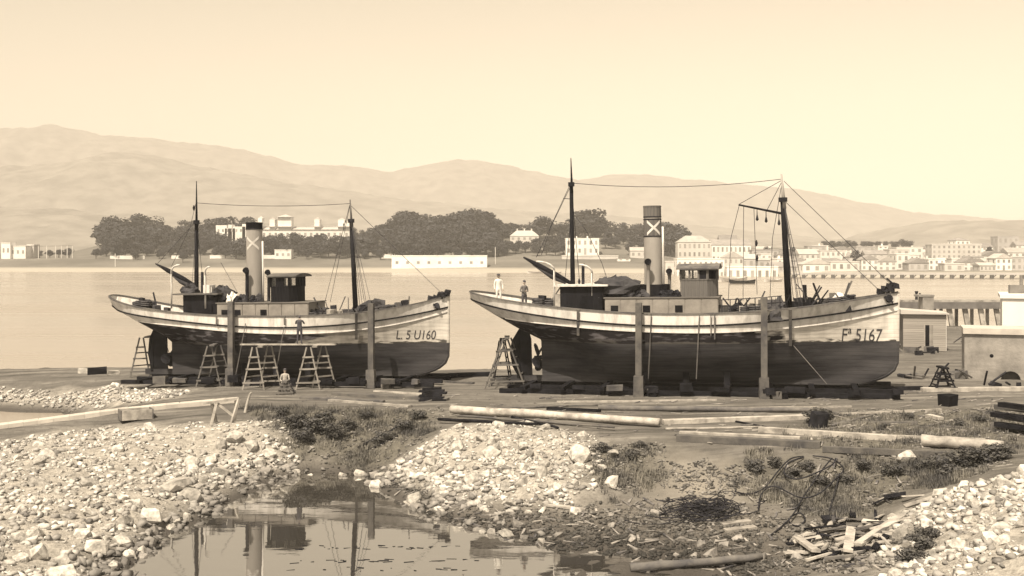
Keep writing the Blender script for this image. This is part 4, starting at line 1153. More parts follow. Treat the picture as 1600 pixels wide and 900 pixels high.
def build_cradle(B, key, posts, label):
    """slipway carriage under the keel with upright posts: everything that rolls together"""
    root = empty("slipway_cradle", B.M, label, "cradle", "slipway cradles")
    L = B.L
    def gz(x, y):
        w = B.M @ Vector((x, y, 0)); return (B.Mi @ Vector((w.x, w.y, ground_z(w.x, w.y)))).z
    for y in (-2.75, -.9, .9, 2.6):
        mb = MB(); mb.beam((.1 * L, y, gz(.5 * L, y) + .16), (.99 * L, y, gz(.5 * L, y) + .16), .26, .24); mb.build("runner", M_woodd, root)
    n = 9
    for i in range(n):
        x = lerp(.16, .9, i / (n - 1)) * L
        g = gz(x, 0)
        mb = MB(); mb.beam((x, -3.25, g + .36), (x, 2.9, g + .36), .3, .2); mb.build("cross_beam", M_woodd, root)
        hb = -(g + .46) - .04
        if hb > .06: 
            mb = MB(); mb.box((x, 0, g + .46 + hb / 2), (.34, .5, hb), None, .01); mb.build("keel_block", M_woodg, root)
        # bilge blocks
        for s_ in (-1, 1):
            if 1 <= i <= n - 2:
                u = x / L
                y = s_ * 1.35; zz = .1
                while B.half(u, zz) < 1.45 and zz < 2.2: zz += .05
                if zz < 1.1:
                    mb = MB(); mb.beam((x, y, g + .46), (x, y, zz), .34, .3); mb.build("bilge_block", M_woodd, root)
    for px, ytop, ybot in posts:
        q = B.loc(px, ybot, -B.beam - .42)
        t = B.loc(px, ytop, -B.beam - .42)
        z0 = gz(q.x, q.y) + .02
        mb = MB(); mb.beam((q.x, q.y, z0), (t.x, t.y, t.z), .34, .3); mb.build("upright", M_woodg, root)
        mb = MB(); mb.box((q.x, q.y - .02, z0 + .55), (.52, .42, 1.1), (0, 0, .05), .03); mb.build("upright_foot", M_woodg, root)
        for k in range(3):
            mb = MB(); mb.box((q.x + RND.uniform(.3, 1.1), q.y + RND.uniform(-.2, .3), z0 + .2 + .2 * (k == 2)), (.5, .4, .34), (0, 0, RND.uniform(-.4, .4)), .04); mb.build("wedge_block", M_woodg if k == 1 else M_woodd, root)
    # loose packing along the near runner
    for i in range(10):
        x = lerp(.2, .96, i / 9) * L + RND.uniform(-.6, .6); y = -3.05 + RND.uniform(-.25, .3)
        mb = MB(); h = RND.uniform(.2, .45); mb.box((x, y, gz(x, y) + .3 + h / 2), (RND.uniform(.4, 1.1), .34, h), (0, 0, RND.uniform(-.3, .3)), .04)
        mb.build("packing_block", RND.choice([M_woodg, M_woodd, M_woodd, M_woodd]), root)
    return root

BR, rootR = build_trawler(CFG_R)
fit_right(BR, rootR)
build_cradle(BR, 'a', [(998, 473, 617), (1194, 464, 612)], "dark timber slipway cradle with tall posts under the larger trawler")
BL, rootL = build_trawler(CFG_L)
fit_left(BL, rootL)
build_cradle(BL, 'b', [(361, 471, 597), (580, 474, 592)], "dark timber slipway cradle with tall posts under the smaller trawler")

# ------------------------------------------------------------------ trestles, staging, people
M_woodt = mat('trestle_timber', (.26, .245, .23), (.14, .132, .124), 1.3, .9, .3, 10, rand=.15)
def trestle(label, px0, px1, ytop, ybot, depth, m, group="shipwrights' trestles", name="trestle", yaw=0.0, d=None, skew=0.0):
    """two A-frames joined by rungs: base columns px0..px1 seen from the camera"""
    zg = 2.0
    for _ in range(4):
        p = G((px0 + px1) / 2, ybot, zg); zg = ground_z(p.x, p.y)
    w = (px1 - px0) / F * p.y; h = (ybot - ytop) / F * p.y
    root = empty(name, Matrix.Translation(p) @ Matrix.Rotation(yaw, 4, 'Z'), label, "trestle", group)
    wt = .35
    for k, y in enumerate((0, depth)):
        yt = lerp(0, depth, .25 if k == 0 else .75)
        x0 = -w / 2 + skew * k; x1 = w / 2 + skew * k
        for sx, xb in ((-1, x0), (1, x1)):
            zb = 0.0
            wp = root.matrix_world @ Vector((xb, y, 0)); zb = ground_z(wp.x, wp.y) - p.z - .03
            mb = MB(); mb.beam((xb, y, zb), ((x0 + x1) / 2 + sx * wt * .35, yt, h), .085, .08); mb.build("leg", m, root)
        for t in (.16, .48, .76):
            yy = lerp(y, yt, t) - .06
            cx = (x0 + x1) / 2
            mb = MB(); mb.beam((lerp(x0, cx - wt * .35, t) - .08, yy, h * t), (lerp(x1, cx + wt * .35, t) + .08, yy, h * t + .03), .05, .10); mb.build("rung", m, root)
    mb = MB(); mb.beam((skew * .5, -.05, h + .05), (skew * .5, depth + .05, h + .05), .3, .10); mb.build("top_beam", m, root)
    for t in (.3, .62):
        for sx in (-1, 1):
            xx = lerp(sx * w / 2, sx * .12, t)
            mb = MB(); mb.beam((xx, lerp(0, depth * .25, t), h * t), (xx + skew, lerp(depth, depth * .75, t), h * t), .05, .08); mb.build("brace", m, root)
    return root, p, h
trestle("tall grey trestle beyond the rudder of the smaller trawler", 203, 234, 528, 591, 1.3, M_woodg, skew=.9)
trestle("grey trestle with braced legs nearest the smaller trawler's stern post", 306, 345, 541, 605, 1.0, M_woodg, skew=.45)
t3 = trestle("pale trestle carrying the aft end of the staging plank", 379, 413, 543, 609, 1.0, M_woodt, skew=.8)
t4 = trestle("pale trestle carrying the forward end of the staging plank", 462, 500, 543, 609, 1.0, M_woodt, skew=.8)
trestle("tall pale trestle standing behind the stern of the larger trawler", 757, 822, 530, 609, 1.5, M_woodg, skew=.2)
trestle("narrow grey trestle inside the taller one astern of the larger trawler", 768, 798, 533, 603, 1.2, M_woodd, skew=.1)
trestle("small low sawhorse beside the man in pale clothes", 431, 458, 598, 617, .7, M_woodg)
trestle("dark timber trestle on the slip beyond the larger trawler's bow", 1461, 1496, 577, 613, 1.0, M_woodd)
# staging plank across the two pale trestles
pa = t3[1] + Vector((-.9, .5, t3[2] + .14)); pb = t4[1] + Vector((1.6, .5, t4[2] + .14))
mb = MB(); mb.beam(pa, pb, .34, .07)
tag(mb.build("staging_plank", M_woodp), "long pale staging plank laid across two trestles beside the dark hull", "plank")

def person(label, pos, yaw, pose, shirt, trousers, hat=None, height=1.72, group=None, name="person"):
    J = {}
    V = []; E = []; Rr = []
    def add(p, r, parent=None):
        V.append(p); Rr.append(r if isinstance(r, tuple) else (r, r))
        if parent is not None: E.append((parent, len(V) - 1))
        return len(V) - 1
    dz = -.38 if pose == 'sit' else 0.0
    pel = add((0, 0, .96 + dz), (.155, .115))
    sp = add((0, .01, 1.14 + dz), (.145, .10), pel); ch = add((0, .01 - dz * -.1, 1.34 + dz), (.175, .12), sp); up = add((0, .015 - dz * -.15, 1.45 + dz), (.12, .085), ch)
    nk = add((0, 0, 1.53 + dz), (.055, .058), up); hd = add((0, -.01, 1.60 + dz), (.05, .055), nk)
    for s_ in (-1, 1):
        st = .06 if pose == 'stride' else 0
        hp = add((s_ * .10, 0, .90 + dz), (.095, .10), pel)
        kz = -.40 if pose == 'sit' else 0.0
        kn = add((s_ * .115, -.03 - st * s_ + kz, .50), (.06, .065), hp)
        ank = add((s_ * .125, .03 - st * 2 * s_ + kz, .10), (.042, .045), kn)
        hl = add((s_ * .13, .02 - st * 2 * s_ + kz, .045), (.042, .04), ank)
        add((s_ * .15, -.17 - st * 2 * s_ + kz, .035), (.042, .028), hl)
        sh = add((s_ * .19, .01, 1.42 + dz), (.062, .065), up)
        if pose == 'sit': sh = add((s_ * .2, .0, 1.40 + dz), (.06, .062), sh)
        if pose == 'folded': el, wr, tip = (s_ * .26, .02, 1.14), (s_ * .06, -.19, 1.15), Vector((-s_ * 1, -.1, .1))
        elif pose == 'work': el, wr, tip = (s_ * .27, -.14, 1.24), (s_ * .17, -.40, 1.30), Vector((0, -1, .1))
        elif pose == 'sit': el, wr, tip = (s_ * .27, -.06, .76), (s_ * .14, -.30, .64), Vector((0, -1, -.3))
        elif pose == 'hips': el, wr, tip = (s_ * .36, .08, 1.18), (s_ * .19, -.05, 1.0), Vector((-s_ * .6, -.3, -.6))
        else: el, wr, tip = (s_ * .25, .03, 1.14), (s_ * .25, -.07, .90), Vector((0, -.15, -1))
        e = add(el, (.045, .046), sh); w = add(wr, (.03, .027), e)
        tip.normalize(); side = tip.cross(Vector((0, 0, 1)) if abs(tip.z) < .8 else Vector((0, 1, 0))).normalized()
        pw = Vector(wr) + tip * .06; pm = add(tuple(pw), (.034, .018), w)
        for k, ln in enumerate((.075, .085, .08, .062)):
            b0 = pw + side * (k - 1.5) * .019
            k1 = add(tuple(b0 + tip * .045), .0095, pm); add(tuple(b0 + tip * (.045 + ln) + Vector((0, -.02, 0))), .008, k1)
        add(tuple(pw - side * .05 * s_ + tip * .035), .0095, pm)
    me = bpy.data.meshes.new("body"); me.from_pydata(V, E, []); me.update()
    ob = bpy.data.objects.new("body", me); COL.objects.link(ob)
    sk = ob.modifiers.new("s", 'SKIN')
    for i, d in enumerate(me.skin_vertices[0].data):
        d.radius = Rr[i]; d.use_root = (i == 0)
    sk.use_smooth_shade = True
    su = ob.modifiers.new("u", 'SUBSURF'); su.levels = 1; su.render_levels = 1
    bpy.context.view_layer.update()
    m2 = bpy.data.meshes.new_from_object(ob.evaluated_get(bpy.context.evaluated_depsgraph_get()))
    bpy.data.objects.remove(ob)
    bm = bmesh.new(); bm.from_mesh(m2)
    h = bmesh.ops.create_uvsphere(bm, u_segments=14, v_segments=10, radius=1.0)
    for v in h['verts']:
        x, y, z = v.co
        jaw = 1 - .25 * max(0, -z)
        v.co = Vector((x * .077 * jaw, y * .098 * jaw - .012, z * .118 + 1.66 + dz))
        if y < -.8 and -.35 < z < .15: v.co.y -= .022          # nose
        if y < -.7 and .1 < z < .4 and abs(x) > .2: v.co.y += .008   # eye hollows
        if abs(x) > .93 and abs(z) < .3: v.co.x *= 1.14       # ears
        if z < -.55 and y < -.3: v.co.y -= .008               # chin
    for f in bm.faces: f.smooth = True
    bm.to_mesh(m2); bm.free()
    m2.materials.clear()
    for q in (trousers, shirt, M_skin, M_cld, M_cld): m2.materials.append(q)
    hz = .98
    for p in m2.polygons:
        c = p.center.copy()
        if pose == 'sit':
            if c.z > .62 and c.y > -.26: c.z -= dz
            elif c.y < -.30 and c.z > .6: c.z = 1.2
            c.z = c.z if c.z > .98 or c.z < .09 else .5
        if c.z > 1.515:
            k = 2 if not (c.z > 1.69 and c.y > -.055 or c.z > 1.735 or (c.y > .03 and c.z > 1.6)) else 4
        elif c.z < .09: k = 3
        elif c.z < hz and abs(c.x) < .2 and c.y > -.3: k = 0
        else: k = 1
        if pose in ('stand', 'hips', 'stride') and abs(c.x) > .19 and c.z < .93 : k = 2
        if pose == 'work' and c.y < -.40: k = 2
        if pose == 'folded' and c.y < -.205: k = 2
        p.material_index = k
    m2.name = "person"
    o = link(name, m2, None, pos, (0, 0, yaw)); sc = height / 1.78; o.scale = (sc,) * 3
    tag(o, label, "person", group)
    if hat:
        mb = MB(); c = Vector((0, -.005, 1.735 + dz))
        if hat == 'brim': mb.tube([c + Vector((0, 0, -.005)), c + Vector((0, 0, .008))], .165, 14)
        else: mb.box(c + Vector((0, -.1, -.005)), (.13, .1, .015))
        mb.tube([c, c + Vector((0, 0, .05)), c + Vector((0, 0, .085))], [.098, .092, .06], 14)
        mb.build("hat", M_cld if hat != 'pale' else M_clw, o)
    return o
def deck_stand(B, px, off):
    q = B.loc(px, 472, off); u = q.x / B.L
    return B.M @ Vector((q.x, off, B.wale(u) + .06))
def deck_on(B, px, off):
    p = B.loc(px, 478, off); u = p.x / B.L
    zb = B.zb(u); z1 = max(B.zwl, zb + .01); z2 = max(B.mould(u), z1 + .02); z3 = min(max(B.wale(u), z2 + .02), B.rail(u) - .15)
    return B.M @ Vector((p.x, off, z3 + .04))
person("man in white jacket and trousers standing at the larger trawler's stern", deck_on(BR, 779, -.35), .25, 'stand', M_clw, M_clw, 'brim', 1.80)
person("man in dark trousers and grey shirt, arms folded, near the larger trawler's boom", deck_on(BR, 819, -.75), .45, 'folded', M_clg, M_cld, 'cap', 1.72)
q = lerp(pa, pb, .62)
person("man in dark waistcoat working on the hull from the staging plank", q + Vector((0, -.02, .035)), math.pi, 'work', M_cld, M_cld, None, 1.74)
zz = G(445, 612, 1.95); zz.z = ground_z(zz.x, zz.y + .3)
person("man in pale work clothes sitting on a sawhorse before the dark hull", zz + Vector((0, .05, .06)), .1, 'sit', M_clg2 if 'M_clg2' in globals() else M_woodp, M_clg, 'cap', 1.70)
# ------------------------------------------------------------------ stones
def gp(px, py, lift=0.0):
    """first point of the ground on the sight line"""
    d = 26.0; kx = (px - 800) / F; kz = (py - YH) / F
    while d < 120 and HC - kz * d > ground_z(kx * d, d): d += .25
    lo, hi = d - .25, d
    for _ in range(8):
        m = (lo + hi) / 2
        if HC - kz * m > ground_z(kx * m, m): lo = m
        else: hi = m
    return Vector((kx * hi, hi, ground_z(kx * hi, hi) + lift))
def hull_mesh(name, n, seed, m, sq=(1, 1, 1)):
    r = random.Random(seed)
    bm = bmesh.new()
    for i in range(n):
        v = Vector((r.gauss(0, 1), r.gauss(0, 1), r.gauss(0, 1))).normalized() * r.uniform(.72, 1.0)
        k = max(abs(v.x), abs(v.y), abs(v.z)); v = v * lerp(1.0, .75 / k, .8)
        bm.verts.new((v.x * sq[0], v.y * sq[1], v.z * sq[2]))
    g = bmesh.ops.convex_hull(bm, input=bm.verts)
    bmesh.ops.delete(bm, geom=[v for v in bm.verts if not v.link_faces], context='VERTS')
    bmesh.ops.recalc_face_normals(bm, faces=bm.faces)
    me = bpy.data.meshes.new(name)
    bm.to_mesh(me); bm.free()
    if m: me.materials.append(m)
    return me
ROCK = [hull_mesh("stone", 22, 100 + i, M_stone, (RND.uniform(.8, 1.15), RND.uniform(.75, 1.0), RND.uniform(.5, .85))) for i in range(16)]
ROCKD = [hull_mesh("stone", 22, 200 + i, M_stoned, (RND.uniform(.8, 1.15), RND.uniform(.75, 1.0), RND.uniform(.5, .8))) for i in range(8)]
def rnd_in(P, r):
    xs = [p[0] for p in P]; ys = [p[1] for p in P]
    while True:
        x = r.uniform(min(xs), max(xs)); y = r.uniform(min(ys), max(ys))
        if in_poly1(x, y, P): return x, y
placed = []
def put_stone(x, y, s, lib, label, group, r, sink=.35, rot=None, name="stone"):
    z = ground_z(x, y)
    if z < .3 and lib is ROCK and name == 'stone': lib = ROCKD
    o = link(name, r.choice(lib), None, (x, y, z + s * (.55 - sink)), rot or (r.uniform(-.5, .5), r.uniform(-.5, .5), r.uniform(0, 6.3)), (s, s * r.uniform(.8, 1.1), s * r.uniform(.8, 1.15)))
    placed.append((x, y, s))
    return tag(o, label, "stone", group)
def scatter(zone, n, smin, smax, lib, label, group, seed, power=2.0, test=None):
    r = random.Random(seed); k = 0; tries = 0
    while k < n and tries < n * 40:
        tries += 1
        x, y = rnd_in(ZONES[zone], r)
        px = 800 + F * x / y
        if px < -30 or px > 1630 or y < 29: continue
        if test and r.random() > test(x, y): continue
        s = smin + (smax - smin) * r.random() ** power
        if any((x - a) ** 2 + (y - b) ** 2 < (.75 * (s + c)) ** 2 for a, b, c in placed): continue
        lb, gr = label(x, y, s) if callable(label) else (label, group)
        put_stone(x, y, s, lib, lb, gr, r, .42)
        k += 1
def big(s): return "large" if s > .36 else ("middling" if s > .24 else "small")
def spot(x, y): return 800 + F * x / y, YH + F * (HC - ground_z(x, y)) / y
def lab_left(x, y, s):
    px, py = spot(x, y)
    w = "at the pool's stony left edge" if px > 250 and ground_z(x, y) < .75 else ("just below the stone path" if py < 705 else ("near the lower left corner" if py > 825 else "on the middle of the left bank"))
    t = "%s pale rough rubble stone %s" % (big(s), w); return t, t.replace("stone", "stones")
def lab_centre(x, y, s):
    px, py = spot(x, y)
    w = "on the crest of the central mound" if py < 690 else ("at the foot of the central mound" if py > 755 else ("on the left slope of the central mound" if px < 760 else "on the right slope of the central mound"))
    t = "%s pale rough rubble stone %s" % (big(s), w); return t, t.replace("stone", "stones")
def lab_right(x, y, s):
    px, py = spot(x, y)
    w = "along the crest of the right mound" if py < 790 else ("beside the broken wood below the right mound" if px < 1470 else "low on the right mound near the corner")
    t = "%s pale weathered stone %s" % (big(s), w); return t, t.replace("stone", "stones")
def lab_mud(x, y, s):
    px, py = spot(x, y)
    w = "in the mud below the central mound" if px < 950 else ("near the wire heap" if px < 1200 else "in the mud beside the broken wood")
    t = "%s dark wet stone lying %s" % (big(s * 1.3), w); return t, t.replace("stone", "stones")
def lab_rim(x, y, s):
    px, py = spot(x, y)
    w = "on the pool's left rim" if px < 400 else ("on the pool's far rim below the grassy bank" if px < 620 else "on the pool's right rim")
    t = "%s grey stone at the water line %s" % (big(s), w); return t, t.replace("stone", "stones")
# single boulders one can name
def boulder(px, py, s, label, lib=ROCK, z=None):
    p = gp(px, py)
    put_stone(p.x, p.y, s, lib, label, None, random.Random(int(px * 7 + py)), .3, name="boulder")
boulder(272, 765, .72, "large flat-topped pale boulder at the pool's edge, higher of a pair")
boulder(297, 782, .62, "large pale boulder jutting into the pool, lower of a pair")
boulder(236, 815, .55, "rounded pale boulder alone on the dark mud beside the pool")
boulder(905, 716, .62, "biggest pale boulder high on the central rubble mound")
boulder(738, 752, .48, "blocky pale boulder at the foot of the central rubble mound")
boulder(845, 745, .44, "tilted pale boulder low on the central rubble mound")
boulder(958, 712, .40, "rough pale boulder in the weeds beside the central mound")
boulder(955, 757, .40, "upright pale boulder standing in debris right of the central mound")
boulder(150, 862, .5, "dark-sided boulder low on the left bank above the water")
boulder(1415, 720, .5, "pale boulder at the top of the weedy bank near the wood debris")
boulder(368, 690, .55, "pale boulder topping the left bank above the pool")
for px, py, s in ((345, 700, .5), (330, 722, .45), (420, 712, .5), (448, 706, .45), (405, 728, .5), (300, 735, .42), (318, 752, .4), (250, 742, .4), (190, 850, .5), (128, 838, .45), (60, 872, .55), (95, 885, .5), (30, 845, .45), (215, 792, .4), (140, 805, .4), (365, 728, .45)):
    p = gp(px, py); put_stone(p.x, p.y, s * .8, ROCK, *lab_left(p.x, p.y, s * .8), random.Random(px), .3)
for px, py, s in ((760, 745, .4), (790, 765, .45), (705, 757, .4), (680, 735, .35), (870, 765, .42), (825, 712, .4), (775, 700, .35), (690, 772, .4), (640, 742, .38)):
    p = gp(px, py); put_stone(p.x, p.y, s * .8, ROCK, *lab_centre(p.x, p.y, s * .8), random.Random(px), .3)
boulder(395, 700, .5, "pale boulder leaning on others at the left bank's end")
near_pool = lambda x, y: .25 + .75 * math.exp(-((ground_z(x, y) - .55) / .35) ** 2)
scatter('left', 84, .16, .56, ROCK, lab_left, None, 1, 2.2, near_pool)
scatter('centre', 76, .16, .48, ROCK, lab_centre, None, 2, 2.0)
scatter('right', 45, .18, .46, ROCK, lab_right, None, 3, 2.0)
scatter('rim', 40, .2, .42, ROCK + ROCKD, lab_rim, None, 6, 1.6)
scatter('debris', 35, .15, .30, ROCKD, lab_mud, None, 4, 2.0)

def stone_mass(name, zones, n, smin, smax, m, seed, label, power=2.2, test=None):
    rs = np.random.RandomState(seed); r = random.Random(seed)
    base = []
    for i in range(8):
        me = hull_mesh("t", 9, 900 + seed * 10 + i, None, (1, .8, .6))
        bm = bmesh.new(); bm.from_mesh(me); bmesh.ops.triangulate(bm, faces=bm.faces); bm.verts.index_update()
        base.append((np.array([v.co[:] for v in bm.verts]), np.array([[v.index for v in f.verts] for f in bm.faces]))); bm.free(); bpy.data.meshes.remove(me)
    VV = []; FF = []; TT = []; off = 0
    for zone in zones:
        P = ZONES[zone]; xs = [p[0] for p in P]; ys = [p[1] for p in P]
        N = int(n * zones[zone])
        X_ = rs.uniform(min(xs), max(xs), N * 5); Y_ = rs.uniform(min(ys), max(ys), N * 5)
        dx = fbm(X_ * .7, Y_ * .7, 40) * 3.4; dy = fbm(X_ * .7, Y_ * .7, 60) * 3.4
        cl = fbm(X_ * .55, Y_ * .55, 140) + .6 * fbm(X_ * 1.9, Y_ * 1.9, 150)
        ok = in_poly(X_ + dx, Y_ + dy, P) & (Y_ > 27) & (cl > -.16 + rs.uniform(-.14, .14, len(X_)))
        X_, Y_ = X_[ok][:N], Y_[ok][:N]
        for x, y in zip(X_, Y_):
            z = ground_z(x, y)
            if z < -.1: continue
            s = (smin + (smax - smin) * r.random() ** power) * (lerp(1.25, .55, min(1, max(0, (z - .3) / 1.7))) if zone in ('left', 'centre') else 1)
            v, f = base[r.randrange(8)]
            a = r.uniform(0, 6.3); ca, sa = math.cos(a), math.sin(a); t = r.uniform(-.5, .5); ct, st = math.cos(t), math.sin(t)
            Rm = np.array([[ca, -sa, 0], [sa, ca, 0], [0, 0, 1]]) @ np.array([[1, 0, 0], [0, ct, -st], [0, st, ct]])
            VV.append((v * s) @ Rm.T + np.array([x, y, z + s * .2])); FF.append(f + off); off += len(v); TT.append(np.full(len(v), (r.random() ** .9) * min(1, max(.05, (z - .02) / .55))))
    V_ = np.concatenate(VV); F_ = np.concatenate(FF)
    me = bpy.data.meshes.new(name)
    me.vertices.add(len(V_)); me.vertices.foreach_set("co", V_.ravel().astype(np.float32))
    me.loops.add(F_.size); me.loops.foreach_set("vertex_index", F_.ravel().astype(np.int32))
    me.polygons.add(len(F_)); me.polygons.foreach_set("loop_start", (np.arange(len(F_)) * 3).astype(np.int32))
    me.update(calc_edges=True); me.materials.append(m)
    set_attr(me, "tone", np.concatenate(TT))
    return tag(link(name, me), label, "rubble", kind="stuff")
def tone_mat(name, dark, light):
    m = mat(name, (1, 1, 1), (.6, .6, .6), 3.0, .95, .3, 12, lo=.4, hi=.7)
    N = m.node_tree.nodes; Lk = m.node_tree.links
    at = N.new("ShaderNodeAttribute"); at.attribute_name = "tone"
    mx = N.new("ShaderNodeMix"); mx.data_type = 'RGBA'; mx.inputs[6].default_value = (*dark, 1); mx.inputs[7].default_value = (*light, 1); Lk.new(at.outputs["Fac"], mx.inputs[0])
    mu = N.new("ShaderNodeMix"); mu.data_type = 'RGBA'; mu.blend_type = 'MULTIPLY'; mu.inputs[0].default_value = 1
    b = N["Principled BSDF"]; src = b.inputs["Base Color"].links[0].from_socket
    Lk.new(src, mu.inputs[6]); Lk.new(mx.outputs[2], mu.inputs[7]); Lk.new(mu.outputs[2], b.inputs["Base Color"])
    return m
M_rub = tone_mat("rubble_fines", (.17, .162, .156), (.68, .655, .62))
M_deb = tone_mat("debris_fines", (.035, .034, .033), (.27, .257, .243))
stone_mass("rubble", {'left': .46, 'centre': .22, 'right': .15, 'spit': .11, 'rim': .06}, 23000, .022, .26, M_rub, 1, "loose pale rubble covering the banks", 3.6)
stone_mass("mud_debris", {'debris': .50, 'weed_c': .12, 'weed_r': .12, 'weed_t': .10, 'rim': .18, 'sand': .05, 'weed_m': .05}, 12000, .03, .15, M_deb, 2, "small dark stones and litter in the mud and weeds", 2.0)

# ------------------------------------------------------------------ weeds
def weeds(name, zones, n, hmin, hmax, seed, m, label):
    rs = np.random.RandomState(seed)
    V_ = []; 
    for zone, fr in zones.items():
        P = ZONES[zone]; xs = [p[0] for p in P]; ys = [p[1] for p in P]
        N = int(n * fr)
        X_ = rs.uniform(min(xs) - 1, max(xs) + 1, N * 4); Y_ = rs.uniform(min(ys) - 1, max(ys) + 1, N * 4)
        dx = fbm(X_ * .5, Y_ * .5, 40) * 7; dy = fbm(X_ * .5, Y_ * .5, 60) * 7
        clump = fbm(X_ * .9, Y_ * .9, 33)
        ok = in_poly(X_ + dx, Y_ + dy, P) & (clump > .0 + rs.uniform(-.16, .16, len(X_)))
        X_, Y_ = X_[ok][:N], Y_[ok][:N]
        for x, y in zip(X_, Y_):
            z = ground_z(x, y); h = rs.uniform(hmin, hmax) * (.7 + 1.6 * rs.rand() ** 3)
            if z < .1: continue
            for k in range(6):
                a = rs.uniform(0, 6.3); l = rs.uniform(.15, .55) * h; w = .014 + .014 * rs.rand()
                bx, by = x + rs.uniform(-.12, .12), y + rs.uniform(-.12, .12)
                ux, uy = -math.sin(a) * w, math.cos(a) * w
                V_.append(((bx - ux, by - uy, z - .03), (bx + ux, by + uy, z - .03), (bx + math.cos(a) * l, by + math.sin(a) * l, z + h * rs.uniform(.6, 1))))
    A = np.array(V_).reshape(-1, 3)
    me = bpy.data.meshes.new(name)
    nf = len(A) // 3
    me.vertices.add(len(A)); me.vertices.foreach_set("co", A.ravel().astype(np.float32))
    me.loops.add(len(A)); me.loops.foreach_set("vertex_index", np.arange(len(A)).astype(np.int32))
    me.polygons.add(nf); me.polygons.foreach_set("loop_start", (np.arange(nf) * 3).astype(np.int32))
    me.update(calc_edges=True); me.materials.append(m)
    return tag(link(name, me), label, "weeds", kind="stuff")
weeds("weeds", {'weed_c': .32, 'weed_m': .12, 'weed_r': .36, 'weed_t': .20}, 15000, .05, .22, 4, M_weed, "dry grass and weeds growing on the banks")

# ------------------------------------------------------------------ timber lying about
def timber(name, label, cat, a, b, w, h, m, group=None, round_=False, lift=0.0, taper=1.0):
    p = gp(*a, lift + h / 2 - .02); q = gp(*b, lift + h / 2 - .02)
    mid = (p + q) / 2
    zg = ground_z(mid.x, mid.y) + h / 2 - .02
    if mid.z < zg: p.z += zg - mid.z; q.z += zg - mid.z
    mb = MB()
    if round_:
        n = 9; bow = RND.uniform(-.12, .12)
        mb.tube([p.lerp(q, i / n) + Vector((0, bow * math.sin(math.pi * i / n) + RND.uniform(-.03, .03), RND.uniform(-.02, .02))) for i in range(n + 1)], [w / 2 * lerp(1, .78, i / n) * RND.uniform(.92, 1.06) for i in range(n + 1)], 10)
    else:
        mb.beam(p, q, w, h, RND.uniform(-.08, .08), taper)
    o = mb.build(name, m, smooth=round_)
    return tag(o, label, cat, group)
GT = "timbers lying on the slip"
T_ = [
 ("spar", "thick pale spar lying below the middle of the slip, the largest of the timbers", (705, 648), (1030, 668), .42, .42, M_woodp, True),
 ("plank", "pale plank tapering towards the larger pale spar's end", (1036, 663), (1265, 655), .36, .2, M_woodp, False),
 ("spar", "long pale spar parallel to the slipway above the others", (935, 641), (1300, 645), .3, .3, M_woodg, True),
 ("beam", "broad grey beam on the brow of the sandy bank", (1058, 688), (1282, 699), .4, .26, M_woodg, False),
 ("beam", "thin grey beam lying just above the beam on the sandy bank's brow", (1062, 681), (1250, 690), .24, .2, M_woodp, False),
 ("beam", "pale beam lying across the weeds toward the beached log", (1185, 676), (1400, 690), .3, .22, M_woodp, False),
 ("beam", "long grey beam on the weedy bank's upper edge", (1285, 705), (1490, 714), .3, .22, M_woodg, False),
 ("log", "thick pale log half buried near the dark timber stack", (1440, 697), (1568, 706), .5, .5, M_woodp, True),
 ("plank", "dark plank among the weeds behind the pale beams", (1300, 664), (1432, 662), .25, .14, M_woodg, False),
 ("pole", "thin pole slanting out of the weeds by the dark post", (1300, 668), (1368, 650), .12, .12, M_woodg, True),
 ("plank", "short pale offcut lying on the slip's edge near the timber stack", (1450, 652), (1470, 657), .3, .14, M_woodp, False),
 ("plank", "long grey plank in front of the smaller trawler's trestles", (470, 623), (600, 629), .3, .14, M_woodg, False),
 ("plank", "pale plank lying ahead of the smaller trawler's forefoot", (515, 627), (640, 637), .3, .12, M_woodp, False),
 ("plank", "dark warped plank between the two trawlers", (520, 617), (700, 626), .34, .16, M_woodg, False),
 ("pole", "crooked dark pole lying above the central rubble mound", (685, 662), (840, 670), .16, .16, M_woodd, True),
 ("pole", "short crooked dark pole beside the large pale spar", (800, 655), (872, 672), .15, .15, M_woodd, True),
 ("plank", "dark plank behind the large pale spar", (855, 640), (938, 644), .22, .16, M_woodd, False),
 ("pole", "grey pole lying behind the large pale spar", (760, 641), (940, 634), .13, .13, M_woodg, True),
 ("plank", "pale board stranded in the mud below the central mound", (850, 789), (915, 797), .22, .08, M_woodp, False),
 ("plank", "lone pale chip of board floating at the pool's far edge", (634, 785), (648, 795), .2, .06, M_woodp, False),
 ("pole", "dead dark branch lying on the grassy bank above the pool", (560, 702), (632, 664), .14, .14, M_woodd, True),
 ("pole", "second dead branch beside the first on the grassy bank", (572, 706), (622, 682), .1, .1, M_woodd, True),
 ("log", "big weathered log along the bottom edge of the mud", (985, 893), (1190, 876), .30, .30, M_woodg, True),
 ("plank", "pale splintered board on top of the wire heap's right end", (1128, 822), (1172, 816), .28, .1, M_woodp, False),
 ("plank", "second pale splintered board beside the wire heap", (1133, 832), (1180, 826), .3, .1, M_woodp, False),
 ("beam", "dark beam across the slip beyond the larger trawler's forefoot", (1330, 612), (1440, 609), .3, .22, M_woodd, False),
 ("kerb_beam", "long pale kerb beam running along the slip to the masonry block", (1440, 613), (1640, 611), .35, .22, M_woodp, False),
 ("plank", "dark plank between the two trawlers' cradles near the water", (700, 590), (768, 588), .3, .3, M_woodd, False),
 ("plank", "grey plank lying by the water between the two trawlers", (690, 597), (740, 600), .25, .12, M_woodg, False),
]
